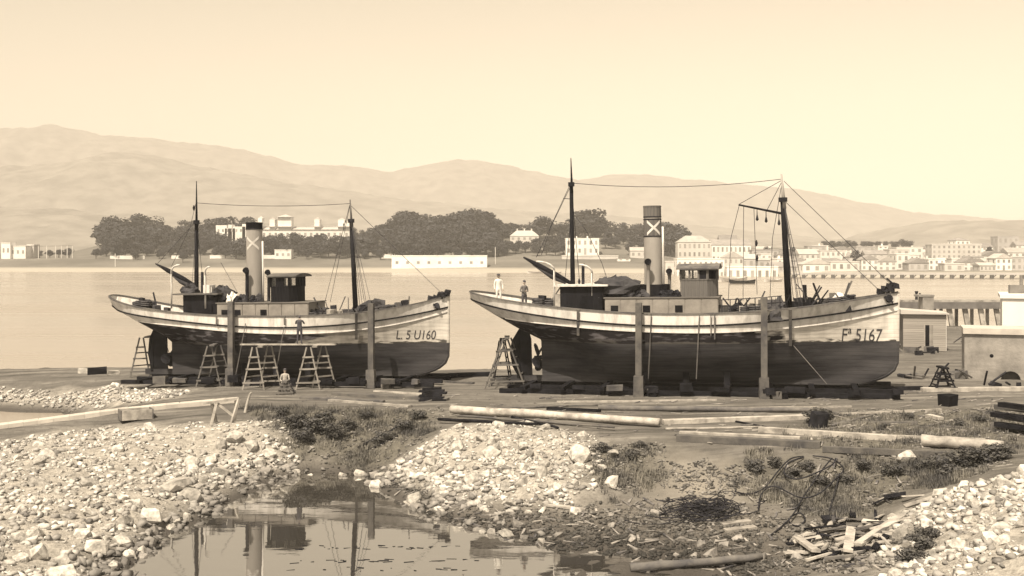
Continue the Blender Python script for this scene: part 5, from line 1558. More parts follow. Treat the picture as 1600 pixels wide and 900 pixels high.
T_ += [
 ("plank", "long thin grey plank nearest the larger trawler's cradle", (870, 629), (1120, 626), .2, .1, M_woodp, False),
 ("plank", "thin pale plank behind the dark stump", (1120, 640), (1330, 637), .2, .1, M_woodp, False),
 ("plank", "thin pale plank lying past the stump toward the dark block", (1310, 648), (1470, 641), .2, .1, M_woodp, False),
 ("pole", "long thin pole just below the large pale spar", (715, 656), (960, 674), .12, .12, M_woodg, True),
 ("pole", "thin pale pole crossing below the tapering plank", (1040, 672), (1190, 668), .12, .12, M_woodp, True),
 ("plank", "narrow pale plank above the weeds at the slip's right end", (1380, 682), (1540, 688), .2, .1, M_woodp, False),
 ("pole", "thin dark pole lying askew above the pale beams", (1150, 660), (1245, 676), .1, .1, M_woodd, True),
 ("plank", "short grey plank by the scrub left of the dark baulk stack", (1470, 668), (1545, 672), .22, .1, M_woodg, False),
 ("plank", "pale plank lying before the smaller trawler's forward post", (585, 612), (668, 617), .22, .1, M_woodp, False),
]
for nm, lb, a, b, w, h, m, rd in T_:
    timber(nm, lb, nm.replace("_", " "), a, b, w, h, m, GT, rd)
# stack of dark boards between the boats
for i in range(6):
    timber("board", ("lowest", "second", "third", "fourth", "fifth", "topmost")[i] + " board of the small dark stack between the trawlers", "board", (655 + (i % 2) * 5, 627 - i * .6), (698 - (i % 3) * 4, 626 - i * .6), .4, .1, M_woodd, "dark board stack", lift=i * .11)
# dark timber stack at the edge of the yard
words = ["lowest", "second lowest", "third lowest", "fourth lowest", "fifth lowest", "topmost"]
for i in range(6):
    timber("baulk", words[i] + " baulk of the dark timber stack in the yard's lower right", "baulk", (1552 + (i % 3) * 6, 668 - i * .5 + (i % 2) * 5), (1650, 682 - i * .5 + (i % 2) * 5), .42, .2, M_woodd if i % 2 else M_woodg, "dark baulk stack", lift=i * .2)
# short dark post in the weeds
p = gp(1280, 668); mb = MB(); mb.box((p.x, p.y, p.z + .3), (.62, .5, .75), (.06, .1, .2), .08); tag(mb.build("stump", M_woodd), "squat dark timber stump among the weeds at the pale plank's end", "stump")
p = gp(1482, 634); mb = MB(); mb.box((p.x, p.y, p.z + .26), (.75, .6, .62), (0, 0, .5), .06); tag(mb.build("crate", M_woodd), "dark square block lying on the slip below the dark trestle", "block")
# open timber frame box on the left bank
def open_box():
    p = gp(212, 655); root = empty("timber_box", Matrix.Translation(p) @ Matrix.Rotation(.5, 4, 'Z'), "open pale timber box lying on the left bank below the path", "box")
    for s_ in (-1, 1):
        mb = MB(); mb.box((0, s_ * .45, .28), (1.5, .06, .5)); mb.build("side_board", M_woodp, root)
        mb = MB(); mb.box((s_ * .78, 0, .28), (.06, .95, .52)); mb.build("end_board", M_woodg, root)
    mb = MB(); mb.box((0, 0, .05), (1.5, .9, .05)); mb.build("bottom_board", M_woodg, root)
open_box()
def tipped_horse():
    p = gp(342, 662); root = empty("sawhorse", Matrix.Translation(p) @ Matrix.Rotation(.15, 4, 'Z'), "pale sawhorse leaning on the left bank above the rubble", "sawhorse")
    def bm_(nm, a, b, w=.13): MB().beam(a, b, w, .11).build(nm, M_woodp, root)
    bm_("top_rail", (-.75, 0, 1.0), (.95, .1, 1.2), .15)
    bm_("leg", (-.35, -.2, -.05), (-.1, .05, 1.1)); bm_("leg", (.6, -.25, -.05), (.95, .05, 1.2)); bm_("leg", (-.2, .6, -.02), (-.35, .05, 1.05)); bm_("leg", (.7, .6, -.02), (.8, .1, 1.15))
    bm_("brace", (-.1, .1, 1.0), (.7, 0, .35), .09)
tipped_horse()
p = gp(383, 645); mb = MB(); mb.tube([p, p + Vector((.1, .05, .5)), p + Vector((.22, .1, .95)), p + Vector((.32, .1, 1.05))], [.08, .07, .06, .05], 7)
tag(mb.build("stake", M_woodp), "bent pale stake stuck in the ground beside the sawhorse", "stake")
# planked ramp / path on the left: a ledge of stone slabs
def path():
    pts = [(-60, 676, .0), (60, 661, 0), (180, 645, 0), (280, 635, 0), (370, 627, 0)]
    c = [gp(x, y) for x, y, _ in pts]
    root = empty("path", None); root["kind"] = "structure"
    dense = []
    for a, b in zip(c[:-1], c[1:]):
        for i in range(5): dense.append(a.lerp(b, i / 5))
    dense.append(c[-1])
    for i in range(len(dense) - 1):
        a, b = dense[i], dense[i + 1]
        mb = MB(); a2 = a.lerp(b, .012); 
        mb.beam(a2 + Vector((0, 0, .06)), b + Vector((0, 0, .06 + RND.uniform(-.01, .02))), .85, .26); mb.build("slab", M_slab, root)
M_slab = mat("stone_slab", (.50, .47, .43), (.38, .355, .33), 1.0, .95, .2, 6, rand=.1)
path()

# splintered wood debris on the right
r = random.Random(77)
PD = [(1235, 850), (1290, 815), (1330, 800), (1400, 775), (1465, 775), (1440, 810), (1395, 850), (1330, 880), (1260, 880)]
PDp = [tuple(gp(x, y)[:2]) for x, y in PD]
for i in range(75):
    x, y = rnd_in(PDp, r); z = ground_z(x, y)
    l = r.uniform(.3, 1.5); a = r.gauss(.5, .7); t = r.uniform(-.25, .35)
    mb = MB(); mb.beam((x - math.cos(a) * l / 2, y - math.sin(a) * l / 2, z + .1 - math.sin(t) * l * .15), (x + math.cos(a) * l / 2, y + math.sin(a) * l / 2, z + .14 + math.sin(t) * l / 2), r.uniform(.07, .26), r.uniform(.03, .08), r.uniform(-.5, .5), r.uniform(.6, 1))
    mi = r.choice((0, 0, 1, 2)); px_, py_ = spot(x, y)
    t = "%s %s splintered board at the %s of the broken wood heap" % ("long" if l > 1.0 else ("short" if l < .6 else "medium"), ("pale", "grey", "dark")[mi], "left end" if px_ < 1310 else ("right end" if px_ > 1395 else "middle"))
    tag(mb.build("wood_scrap", (M_woodp, M_woodg, M_woodd)[mi]), t, "wood scrap", t.replace("board", "boards"))
for i, (a, b) in enumerate([((1340, 862), (1410, 815)), ((1245, 850), (1275, 872)), ((1325, 872), (1330, 835))]):
    timber("plank", ("longest board lying diagonally on the broken wood heap", "broad pale board at the left end of the broken wood heap", "grey board standing out of the broken wood heap")[i], "plank", a, b, .3, .09, M_woodp, lift=.2)
# litter of small sticks and chips, too fine to count
def litter():
    rs = random.Random(91); mb = MB()
    zs = [('debris', 260), ('weed_t', 200), ('weed_r', 140), ('rim', 40), ('slip', 320)]
    ZONES['slip'] = poly_plan([(380, 616, 2), (1640, 616, 2.4), (1640, 700, 2.3), (1000, 690, 2.1), (640, 655, 2.1), (400, 636, 1.9)])
    for z_, n in zs:
        for i in range(n):
            x, y = rnd_in(ZONES[z_], rs); z = ground_z(x, y); l = rs.uniform(.12, .8) * rs.random() ** .4; a = rs.uniform(0, 6.3) if z_ != 'slip' else rs.gauss(0, .5)
            mb.beam((x, y, z + .02), (x + math.cos(a) * l, y + math.sin(a) * l, ground_z(x + math.cos(a) * l, y + math.sin(a) * l) + rs.uniform(.01, .1)), rs.uniform(.025, .11), rs.uniform(.02, .05), 0, rs.uniform(.4, 1))
    tag(mb.build("litter", M_litter), "sticks and chips littering the slip and the mud", "litter", kind="stuff")
M_litter = mat("wood_chips", (.34, .32, .30), (.05, .047, .045), .9, .95, lo=.38, hi=.62)
litter()
def scum():
    rs = random.Random(14); mb = MB()
    for i in range(70):
        px = rs.choice((rs.uniform(450, 640), rs.gauss(690, 25), rs.gauss(600, 40))); py = rs.choice((855, 856, 876, 890)) + rs.gauss(0, 1.5)
        p = G(px, py, .0)
        if ground_z(p.x, p.y) > -.03: continue
        l = rs.uniform(.04, .3) ** 1.3 * 1.6; mb.box((p.x, p.y, .0), (l, rs.uniform(.02, .06), .02), (0, 0, rs.gauss(0, .25)), .008)
    tag(mb.build("floating_scum", M_woodd), "dark specks and sticks floating on the pool", "litter", kind="stuff")
scum()
# wire heap
def wire_heap():
    c = gp(1098, 806); r = random.Random(5); mb = MB()
    for i in range(90):
        R0 = r.uniform(.25, 1.2); ph = r.uniform(0, 6.3); cx = r.gauss(0, .55); cy = r.gauss(0, .3); tl = r.uniform(-.5, .5); tb = r.uniform(-.4, .4); h = abs(r.gauss(0, .16)); ar = r.uniform(1.2, 5)
        pts = []
        for k in range(15):
            a = ph + k / 14 * ar
            x = cx + math.cos(a) * R0; y = cy + math.sin(a) * R0 * .55
            pts.append((c.x + x, c.y + y, ground_z(c.x + x, c.y + y) + .05 + h + max(0, (1.3 - R0)) * .25 + tl * math.cos(a) * .4 + tb * math.sin(a) * .3))
        mb.tube(pts, r.uniform(.010, .018), 4, False)
    tag(mb.build("wire_heap", M_iron), "tangled heap of dark wire lying on the mud", "wire")
wire_heap()
def cable(label, pts, rad=.028):
    q = [gp(x, y, l) for x, y, l in pts]
    mb = MB(); dense = []
    n = len(q)
    for i in range(n - 1):
        p0, p1, p2, p3 = q[max(0, i - 1)], q[i], q[i + 1], q[min(n - 1, i + 2)]
        for k in range(8):
            t = k / 8
            dense.append(.5 * ((2 * p1) + (p2 - p0) * t + (2 * p0 - 5 * p1 + 4 * p2 - p3) * t * t + (3 * p1 - p0 - 3 * p2 + p3) * t ** 3))
    dense.append(q[-1])
    for d in dense: d.z = max(d.z, ground_z(d.x, d.y) + rad)
    mb.tube(dense, rad, 6)
    tag(mb.build("cable", M_iron, smooth=True), label, "cable", "stiff cables on the bank")
cable("stiff dark cable rising from the wire heap up the sandy bank", [(1148, 772, .1), (1170, 776, .1), (1195, 768, .15), (1215, 745, .2), (1235, 725, .2), (1255, 717, .1)])
cable("looped dark cable on the bank, upper loop", [(1256, 718, .1), (1232, 735, .3), (1226, 752, .3), (1245, 761, .3), (1275, 755, .4), (1300, 742, .4), (1306, 728, .3)])
cable("looped dark cable on the bank, wide lower loop", [(1185, 800, .1), (1190, 780, .2), (1210, 772, .3), (1250, 790, .3), (1280, 788, .4), (1305, 765, .4), (1318, 745, .3), (1300, 725, .2), (1270, 716, .1)])
cable("thin straight dark cable crossing the loops on the bank", [(1205, 838, .05), (1235, 818, .2), (1258, 785, .3), (1285, 750, .4), (1300, 728, .3)])
cable("short dark cable hanging from the loops down the bank", [(1312, 752, .3), (1305, 775, .2), (1297, 800, .1), (1294, 815, .05)])
cable("small dark cable ring on the bank's foot", [(1235, 812, .1), (1250, 808, .15), (1258, 816, .1), (1248, 824, .05), (1235, 820, .05), (1232, 814, .08)])
# slipway rails
for (a, b, lb) in (((1000, 630), (1600, 618), "rusty rail"),):
    pass
# small things on the left point
p = gp(143, 583); 
for i, (px, py, s, m) in enumerate(((133, 583, .35, M_stone), (152, 584, .45, M_woodd), (176, 585, .3, M_stone))):
    q = gp(px, py); mb = MB(); mb.box((q.x, q.y, q.z + s / 2 - .05), (s * 2.6, s, s), (0, 0, .3 * i), .08)
    tag(mb.build("block", m), ("pale block on the water's edge left of the trawlers", "dark upturned trough on the water's edge beyond the left point", "small pale block on the water's edge nearest the smaller trawler")[i], "block")

# ------------------------------------------------------------------ yard buildings at the right
def hut():
    a = W(1411, 545, 0); z = 2.45
    d = F * (HC - z) / (548 - YH)
    x0 = (1411 - 800) / F * d; x1 = (1474 - 800) / F * d; h = (548 - 491) / F * d
    root = empty("yard_hut", Matrix.Translation((x0, d, ground_z(x0, d))) @ Matrix.Rotation(-.22, 4, 'Z'), "small grey boarded hut with an open dark doorway, beyond the larger trawler's bow", "hut")
    w = x1 - x0; dp = 3.2
    MB().box((w / 2, dp / 2, h / 2), (w, dp, h)).build("wall", M_hutin, root)
    n = int(h / .26)
    dx0, dx1, dh = w * .50, w * .63, h * .70
    for i in range(n):
        z0 = i * h / n
        for (xa, xb) in (((0, dx0), (dx1, w)) if z0 < dh - .1 else ((0, w),)):
            o = link("board", UNIT_BOX[M_hut.name], root, ((xa + xb) / 2, -.03, z0 + h / n / 2), (.06, 0, 0), (xb - xa, .04, h / n - .015))
    for i in range(n):
        link("board", UNIT_BOX[M_white.name], root, (w + .03, dp / 2, (i + .5) * h / n), (0, .05, 0), (.04, dp, h / n - .01))
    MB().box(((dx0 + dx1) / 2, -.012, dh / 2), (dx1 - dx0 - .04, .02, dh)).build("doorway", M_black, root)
    MB().box((dx1 + .12, -.12, dh / 2), (.2, .05, dh), (0, 0, .6)).build("door", M_hut, root)
    for xx in (dx0, dx1): MB().box((xx, -.07, dh / 2), (.1, .06, dh)).build("door_post", M_hut, root)
    MB().prism([(-.2, h), (w + .2, h), (w + .2, h + .1), (-.2, h + .34)][::-1], -.3, dp + .2, 'y').build("roof", M_roofp, root)
M_hut = mat("hut_boards", (.36, .338, .315), (.25, .234, .218), 1.2, .9, .2, 8, (.3, 1, 3), rand=.12); unit(M_hut)
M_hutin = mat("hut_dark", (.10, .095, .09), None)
hut()
M_gear = mat('gear_iron', (.2, .19, .18), (.14, .132, .126), 2, .8)
def masonry():
    z = 2.5; d = F * (HC - z) / (592 - YH)
    x0 = (1507 - 800) / F * d; h = (592 - 512) / F * d; w = 9.0; dp = 3.0
    root = empty("masonry_block", Matrix.Translation((x0, d, ground_z(x0 + 2, d) - .05)) @ Matrix.Rotation(-.34, 4, 'Z'), "massive rendered masonry platform with two round holes and low arches, in the yard", "platform")
    hb = .75
    # arched base: piers between openings
    arches = [(2.55, .55), (4.6, .5), (6.6, .5)]
    poly = [(0, 0)]
    for cx, r in arches:
        poly.append((cx - r, 0))
        for k in range(9):
            a = math.pi - k / 8 * math.pi; poly.append((cx + r * math.cos(a), .02 + .55 * math.sin(a)))
        poly.append((cx + r, 0))
    poly += [(w, 0), (w, h - .35), (0, h - .35)]
    MB().prism(poly, 0, dp, 'y').build("wall", M_masonry, root)
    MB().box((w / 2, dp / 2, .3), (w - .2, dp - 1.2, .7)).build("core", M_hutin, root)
    MB().box((w / 2, dp / 2 - .05, h - .17), (w + .16, dp + .2, .34)).build("coping", M_slab, root)
    for xx in (1.5, 3.75, 6.0):
        mb = MB(); mb.tube([(xx, -.012, h * .47), (xx, .03, h * .47)], .11, 12); mb.build("round_hole", M_black, root)
    rr = random.Random(3)
    xs_ = (1566 - 800) / F * (d + 9); q = empty("white_storehouse", Matrix.Translation((xs_, d + 9, ground_z(xs_, d + 9))) @ Matrix.Rotation(-.4, 4, "Z"), "plain whitewashed building standing behind the masonry platform", "building")
    hh = HC - (466 - YH) / F * (d + 9) - q.location.z
    MB().box((4, 3, hh / 2), (8, 6, hh)).build("wall", M_whitewash, q)
    MB().box((4, 3, hh + .12), (8.3, 6.3, .24)).build("parapet", M_whitewash, q)
    MB().box((4.6, -.02, hh * .45), (1.0, .05, hh * .5)).build("door", M_greywall, q)
    # pale timber stack against it
    for i in range(7):
        t = empty  # noqa
        a = Vector((xs_ - 2.4 + i * .36, d + 8.5 + .1 * (i % 2), ground_z(xs_ - 1, d + 8.5))); b = a + Vector((.05, .9, rr.uniform(2.1, 2.9)))
        mb = MB(); mb.beam(a, b, .3, .12); tag(mb.build("leaning_board", M_woodp if i % 2 else M_woodg), "pale board leaning upright against the whitewashed building", "board", "boards leaning by the whitewashed building")
    # winding gear silhouette on top
    c = q.matrix_world @ Vector((1.2, 3, hh + .24))
    g = empty("winding_gear", Matrix.Translation(c), "grey iron winding gear on the whitewashed building's roof", "machine")
    MB().box((0, 0, .3), (1.5, .3, .6)).build("frame", M_gear, g); MB().tube([(.1, 0, .5), (.1, 0, 1.3)], .12, 8).build("pipe", M_gear, g)
masonry()
def jetty():
    d = 113.0
    root = empty("jetty", Matrix.Translation(((1405 - 800) / F * d, d, 0)), "low grey timber jetty on raking piles behind the hut", "jetty")
    x1 = (1565 - 1405) / F * d; zt = HC - (469 - YH) / F * d
    MB().box((x1 / 2, 1.5, zt - .1), (x1, 3, .2)).build("deck", M_woodp, root)
    MB().box((x1 / 2, .1, zt - .55), (x1, .3, .7)).build("fascia_beam", M_jet, root)
    for i in range(7):
        x = lerp(.4, x1 - .4, i / 6)
        MB().beam((x + .9, .4, -.5), (x, .4, zt - .85), .5, .28).build("pile", M_woodp, root)
        MB().beam((x, 2.5, -.5), (x, 2.5, zt - .25), .28, .28).build("pile", M_woodp, root)
    c = empty("concrete_pillar", Matrix.Translation(((1447 - 800) / F * (d - 3), d - 3, 1.2)), "stout pale concrete pillar rising through the jetty behind the hut", "pillar")
    MB().box((0, 0, 2.2), (1.1, 1.2, 4.6)).build("shaft", M_masonry, c); MB().box((-.2, 0, 4.58), (1.6, 1.3, .2)).build("cap", M_masonry, c)
    p = empty("iron_bollard", Matrix.Translation(((1432 - 800) / F * (d + 1), d + 1, zt)), "dark iron mooring post beside the concrete pillar", "bollard")
    MB().tube([(0, 0, 0), (0, 0, .6), (0, 0, .9)], [.16, .13, .2], 8).build("post", M_iron, p); MB().tube([(.35, 0, 0), (.35, 0, .7)], .1, 8).build("post", M_iron, p)
M_jet = mat("jetty_beam", (.16, .152, .15), (.10, .095, .093), 1, .9)
jetty()
def junk(px, py, n, seed, label):
    c = gp(px, py); r = random.Random(seed)
    for i in range(n):
        x = c.x + r.gauss(0, .9); y = c.y + r.gauss(0, .5); s = r.uniform(.2, .5)
        z = ground_z(x, y)
        if r.random() < .5:
            mb = MB(); mb.box((x, y, z + s / 2 - .04), (s * r.uniform(1, 2.4), s, s), (r.uniform(-.2, .2), r.uniform(-.2, .2), r.uniform(0, 3)), .05)
        else:
            mb = MB(); a = r.uniform(0, 6.3); mb.tube([(x, y, z + .1), (x + math.cos(a), y + math.sin(a) * .5, z + r.uniform(.1, 1.0))], .06, 6)
        tag(mb.build("scrap_piece", r.choice([M_woodd, M_iron, M_woodg, M_woodg])), label, "scrap", "scrap by " + str(px))
junk(1440, 552, 12, 1, "piece of scrap in the heap before the hut door")
junk(1483, 536, 9, 2, "piece of dark gear heaped at the hut's right corner")
junk(1500, 590, 10, 3, "piece of timber scrap between the hut and the masonry platform")
junk(1420, 592, 8, 4, "piece of scrap lying beyond the larger trawler's forefoot")
junk(1560, 603, 5, 5, "piece of scrap lying before the masonry platform")
# ------------------------------------------------------------------ the far shore: houses, quay, trees
ORD = ["first", "second", "third", "fourth", "fifth", "sixth", "seventh", "eighth", "ninth", "tenth", "eleventh", "twelfth", "thirteenth", "fourteenth", "fifteenth", "sixteenth", "seventeenth", "eighteenth", "nineteenth", "twentieth", "twenty-first", "twenty-second"]
def house(name, label, x0, x1, ytop, d, storeys, cols, roof='flat', wall=None, roofm=None, depth=10.0, yaw=0.0, group=None, winh=.5, cat="house", ybase=None, side=True, chim=0):
    """house on the shore; photo columns fix its ends at distance d"""
    wall = wall or M_cream; roofm = roofm or M_roofp
    X0 = (x0 - 800) / F * d; X1 = (x1 - 800) / F * d; w = X1 - X0
    zb = min(land_z(X0, d), land_z(X1, d), land_z((X0 + X1) / 2, d + depth * .5))
    if ybase is not None: zb = HC - (ybase - YH) / F * d
    zt = HC - (ytop - YH) / F * d
    h = zt - zb
    rh = {'flat': .4, 'gable': min(w * .3, h * .4), 'hip': min(w * .2, h * .35), 'side': min(3.0, h * .35)}[roof]
    hw = max(1.5, h - rh)
    root = empty(name, Matrix.Translation((X0, d, zb)) @ Matrix.Rotation(yaw, 4, 'Z'), label, cat, group)
    MB().box((w / 2, depth / 2, hw / 2 - .6), (w, depth, hw + 1.2)).build("wall", wall, root)
    o = .25
    rb = MB()
    if roof == 'flat': rb.box((w / 2, depth / 2, hw + rh / 2), (w + .3, depth + .3, rh))
    elif roof == 'gable': rb.prism([(-o, hw), (w + o, hw), (w / 2, hw + rh)], -o, depth + o, 'y')
    elif roof == 'side': rb.prism([(-o, hw), (depth + o, hw), (depth / 2, hw + rh)], -o, w + o, 'x')
    else:
        k = min(w, depth) * .4
        rb.add([(-o, -o, hw), (w + o, -o, hw), (w + o, depth + o, hw), (-o, depth + o, hw), (k, depth / 2, hw + rh), (w - k, depth / 2, hw + rh)],
               [(0, 1, 5, 4), (2, 3, 4, 5), (1, 2, 5), (3, 0, 4), (3, 2, 1, 0)])
    rf = rb.build("roof", wall if roof == 'flat' else roofm, root)
    for k in range(chim):
        MB().box((w * (k + 1) / (chim + 1), depth / 2, hw + rh + .3), (.8, .8, 1.8)).build("chimney", wall, rf)
    u = UNIT_BOX[M_winfar.name]
    for s in range(storeys):
        zc = hw * (s + .52) / storeys
        hh = hw / storeys * winh
        for c in range(cols):
            xx = w * (c + .5) / cols
            door = s == 0 and c == cols // 2 and storeys > 1
            link("window" if not door else "door", u, root, (xx, -.02, zc if not door else hw / storeys * .42), None, (min(1.5, w / cols * .42), .1, hh if not door else hw / storeys * .8))
        if side:
            for c in range(2):
                link("window", u, root, (-.02, depth * (c + .5) / 2, zc), None, (.1, 1.0, hh))
    return root, zb, hw, w
GF = "houses of the town waterfront row"; GM = "houses of the town's middle rows"; GU = "houses of the town's upper row"
FR = [(1058, 1132, 404, 482, 2, 9, 'flat'), (1130, 1162, 393, 490, 3, 4, 'gable'), (1136, 1214, 416, 466, 1, 7, 'flat'), (1205, 1256, 409, 470, 2, 5, 'side'), (1255, 1299, 404, 462, 1, 3, 'gable'),
      (1298, 1343, 408, 461, 1, 4, 'flat'), (1346, 1372, 398, 470, 2, 3, 'gable'), (1372, 1401, 400, 469, 2, 3, 'gable'), (1401, 1421, 396, 474, 2, 2, 'flat'), (1420, 1451, 403, 464, 1, 3, 'gable'),
      (1451, 1476, 404, 468, 2, 3, 'flat'), (1476, 1506, 411, 459, 1, 2, 'flat'), (1505, 1531, 402, 467, 2, 3, 'gable'), (1531, 1556, 410, 460, 1, 4, 'side'), (1556, 1581, 396, 470, 2, 3, 'gable'), (1580, 1622, 401, 471, 2, 5, 'flat'), (1622, 1680, 398, 472, 2, 5, 'side')]
def rtxt(r): return {'flat': "flat roofed", 'gable': "gable to the water", 'side': "long pitched roof", 'hip': "hipped roof"}[r]
def stxt(n): return {1: "single-storey", 2: "two-storey", 3: "three-storey", 4: "four-storey"}[n]
walls = [M_cream, M_whitewash, M_cream, M_whitewash, M_greywall, M_whitewash]
for i, (a, b, y, d, s, c, r) in enumerate(FR):
    house("town_house", "%s %s from the left in the waterfront row, %s" % (stxt(s), ORD[i] + " house", rtxt(r)), a, b, y, d, s, c, r, walls[(i * 5 + 1) % 6], M_roofp if i % 3 else M_roofd, 9, RND.uniform(-.12, .05), GF)
MR = [(1059, 1111, 368, 560, 3, 7, 'hip', M_cream), (1112, 1173, 374, 585, 2, 9, 'side', M_whitewash), (1157, 1190, 397, 525, 1, 3, 'side', M_greywall), (1189, 1207, 396, 515, 2, 2, 'flat', M_whitewash), (1175, 1216, 390, 570, 2, 4, 'flat', M_greywall),
      (1214, 1251, 391, 560, 2, 4, 'gable', M_cream), (1249, 1283, 389, 550, 2, 4, 'side', M_cream), (1282, 1322, 391, 548, 2, 5, 'flat', M_cream), (1320, 1350, 395, 545, 2, 3, 'gable', M_greywall), (1352, 1392, 391, 560, 2, 4, 'side', M_cream),
      (1390, 1421, 389, 555, 2, 3, 'flat', M_cream), (1401, 1441, 386, 590, 2, 4, 'flat', M_whitewash), (1456, 1531, 381, 540, 4, 10, 'flat', M_cream), (1530, 1577, 392, 545, 2, 5, 'gable', M_cream), (1575, 1622, 387, 560, 2, 5, 'side', M_whitewash)]
for i, (a, b, y, d, s, c, r, wm) in enumerate(MR):
    lb = {0: "tall white three-storey house at the wooded hill's foot, left end of the town", 1: "long white house with a wide dark roof, above the town's left end", 12: "largest block of the town, cream and four storeys high, below its roof tower"}.get(i, "%s %s from the left in the town's middle row, %s" % (stxt(s), ORD[i] + " house", rtxt(r)))
    house("town_house", lb, a, b, y, d, s, c, r, wm, M_roofd if i % 2 else M_roofp, 11, RND.uniform(-.12, .05), GM)
UR = [(1124, 1152, 367, 640, 2, 3, 'side'), (1262, 1291, 384, 650, 2, 3, 'flat'), (1300, 1330, 385, 655, 2, 3, 'gable'), (1338, 1368, 385, 650, 2, 3, 'flat'), (1494, 1516, 371, 600, 3, 3, 'hip'), (1559, 1592, 369, 680, 2, 4, 'flat'), (1588, 1640, 377, 670, 2, 5, 'side'), (1440, 1468, 384, 640, 2, 3, 'gable'), (1525, 1552, 380, 650, 2, 3, 'side')]
for i, (a, b, y, d, s, c, r) in enumerate(UR):
    house("town_house", "%s %s from the left in the town's uppermost row, %s" % (stxt(s), ORD[i] + " house", rtxt(r)), a, b, y, d, s, c, r, walls[(i * 3 + 1) % 6], M_roofd, 10, RND.uniform(-.1, .1), GU)
rx = random.Random(8)
GX = "small houses packed on the town's slope"
for k, (d, y0, n) in enumerate(((505, 404, 17), (590, 394, 15), (690, 385, 12))):
    for i in range(n):
        px = lerp(1180, 1610, (i + rx.random() * .8) / n); w = rx.uniform(11, 24)
        house("town_house", "small pale house, %s from the left in the %s tier of the packed slope" % (ORD[i], ("lower", "middle", "upper")[k]), px, px + w, y0 + rx.uniform(-5, 4), d + rx.uniform(-20, 20), rx.choice((1, 2, 2)), rx.randint(2, 3), rx.choice(('gable', 'side', 'hip', 'flat', 'side')), rx.choice(walls), rx.choice((M_roofp, M_roofd)), 8, rx.uniform(-.4, .4), GX, .42, side=False, chim=rx.choice((0, 0, 1)))
# quay pier on piles along the town
def quay():
    d0, d1 = 432.0, 424.0
    x0 = (1236 - 800) / F * d0; x1 = (1640 - 800) / F * d1
    root = empty("quay_pier", Matrix.Translation((x0, d0, 0)) @ Matrix.Rotation(math.atan2(d1 - d0, x1 - x0), 4, 'Z'), "long low pier on many short piles along the town waterfront", "pier")
    L_ = math.hypot(x1 - x0, d1 - d0); zt = HC - (427 - YH) / F * 428
    MB().box((L_ / 2, 5, zt - .3), (L_, 10, .7)).build("deck", M_greywall, root)
    u = UNIT_BOX[M_winfar.name]
    for i in range(26):
        x = L_ * (i + .3) / 26
        link("pile", UNIT_BOX[M_woodg.name], root, (x, .3, zt / 2 - .9), None, (1.3, .9, zt + .6))
        link("brace", UNIT_BOX[M_woodg.name], root, (x + 1.1, .35, zt - 1.1), (0, .8, 0), (.3, .4, 1.9))
quay()
# warehouse on the point
house("warehouse", "long low white warehouse with small windows alone on the shore", 612, 761, 399, 573, 1, 9, 'flat', M_whitewash, M_roofp, 10, .02, None, .2, "warehouse", ybase=421)
# grand hotel among the trees
def hotel():
    r, zb, hw, w = house("hotel", "rambling white hotel with dark-eaved long roof and small towers among the trees", 408, 546, 353, 700, 2, 15, 'side', M_whitewash, M_roofp, 14, .0, None, .45, "hotel", side=False, chim=2)
    def px2(x): return (x - 408) / F * 700
    def z_(y): return HC - (y - YH) / F * 700 - zb
    def tower(a, b, y, dp=7, roofm=M_roofp):
        MB().box((px2((a + b) / 2), 4, z_(y) / 2 - 1), (px2(b) - px2(a), dp, z_(y) + 2)).build("tower", M_whitewash, r)
        k = (px2(b) - px2(a)) / 2 + .6; cx = px2((a + b) / 2)
        MB().add([(cx - k, 4 - k, z_(y)), (cx + k, 4 - k, z_(y)), (cx + k, 4 + k, z_(y)), (cx - k, 4 + k, z_(y)), (cx, 4, z_(y) + 1.8)], [(0, 1, 4), (1, 2, 4), (2, 3, 4), (3, 0, 4), (3, 2, 1, 0)]).build("tower_roof", roofm, r)
    tower(434, 455, 339); tower(421, 429, 343); tower(403, 409, 341); tower(528, 538, 344); tower(536, 547, 349); tower(491, 499, 343)
    MB().box((px2(477), -.5, z_(354.5)), (px2(546) - px2(408) + 1, 1.6, .5)).build("eaves", M_roofd, r)
    for a, b, y in ((338, 355, 352), (357, 363, 351), (364, 384, 354), (379, 386, 350), (352, 368, 357)):
        MB().box((px2((a + b) / 2), 3, z_(y) / 2 - 1), (px2(b) - px2(a), 8, z_(y) + 2)).build("wing", M_whitewash, r)
    for x in range(342, 384, 7): link("window", UNIT_BOX[M_winfar.name], r, (px2(x), -1.05, z_(360)), None, (1.1, .15, 1.6))
hotel()
house("villa", "white villa with pale flat roof among the trees behind the larger trawler's mast", 884, 936, 372, 650, 2, 6, 'flat', M_whitewash, None, 10, .0, None, .5, "villa", chim=2)
house("terrace_wall", "broad pale terrace wall below the white villa", 878, 966, 401, 625, 1, 1, 'flat', M_cream, None, 6, 0, None, .05, "wall", side=False)
house("villa", "pale villa with chimneys half hidden by trees left of the larger trawler's mast", 797, 842, 360, 690, 2, 5, 'hip', M_cream, M_roofp, 10, 0, None, .45, "villa", chim=3)
house("cottage", "small white gabled cottage right of the terrace wall", 965, 985, 408, 610, 1, 2, 'gable', M_whitewash, None, 7, 0, None, .4, "cottage")
house("cottage", "small white cottage with two chimneys on the slope below the hotel", 429, 455, 390, 640, 1, 3, 'flat', M_whitewash, None, 7, 0, None, .3, "cottage", chim=2)
house("cottage", "pale house under the trees behind the larger trawler's funnel", 985, 1012, 386, 640, 1, 3, 'side', M_cream, None, 7, 0, None, .4, "cottage")
house("boat_shed", "white flat shed at the far left of the bay shore", 2, 16, 379, 640, 1, 2, 'flat', M_whitewash, None, 8, 0, None, .3, "shed")
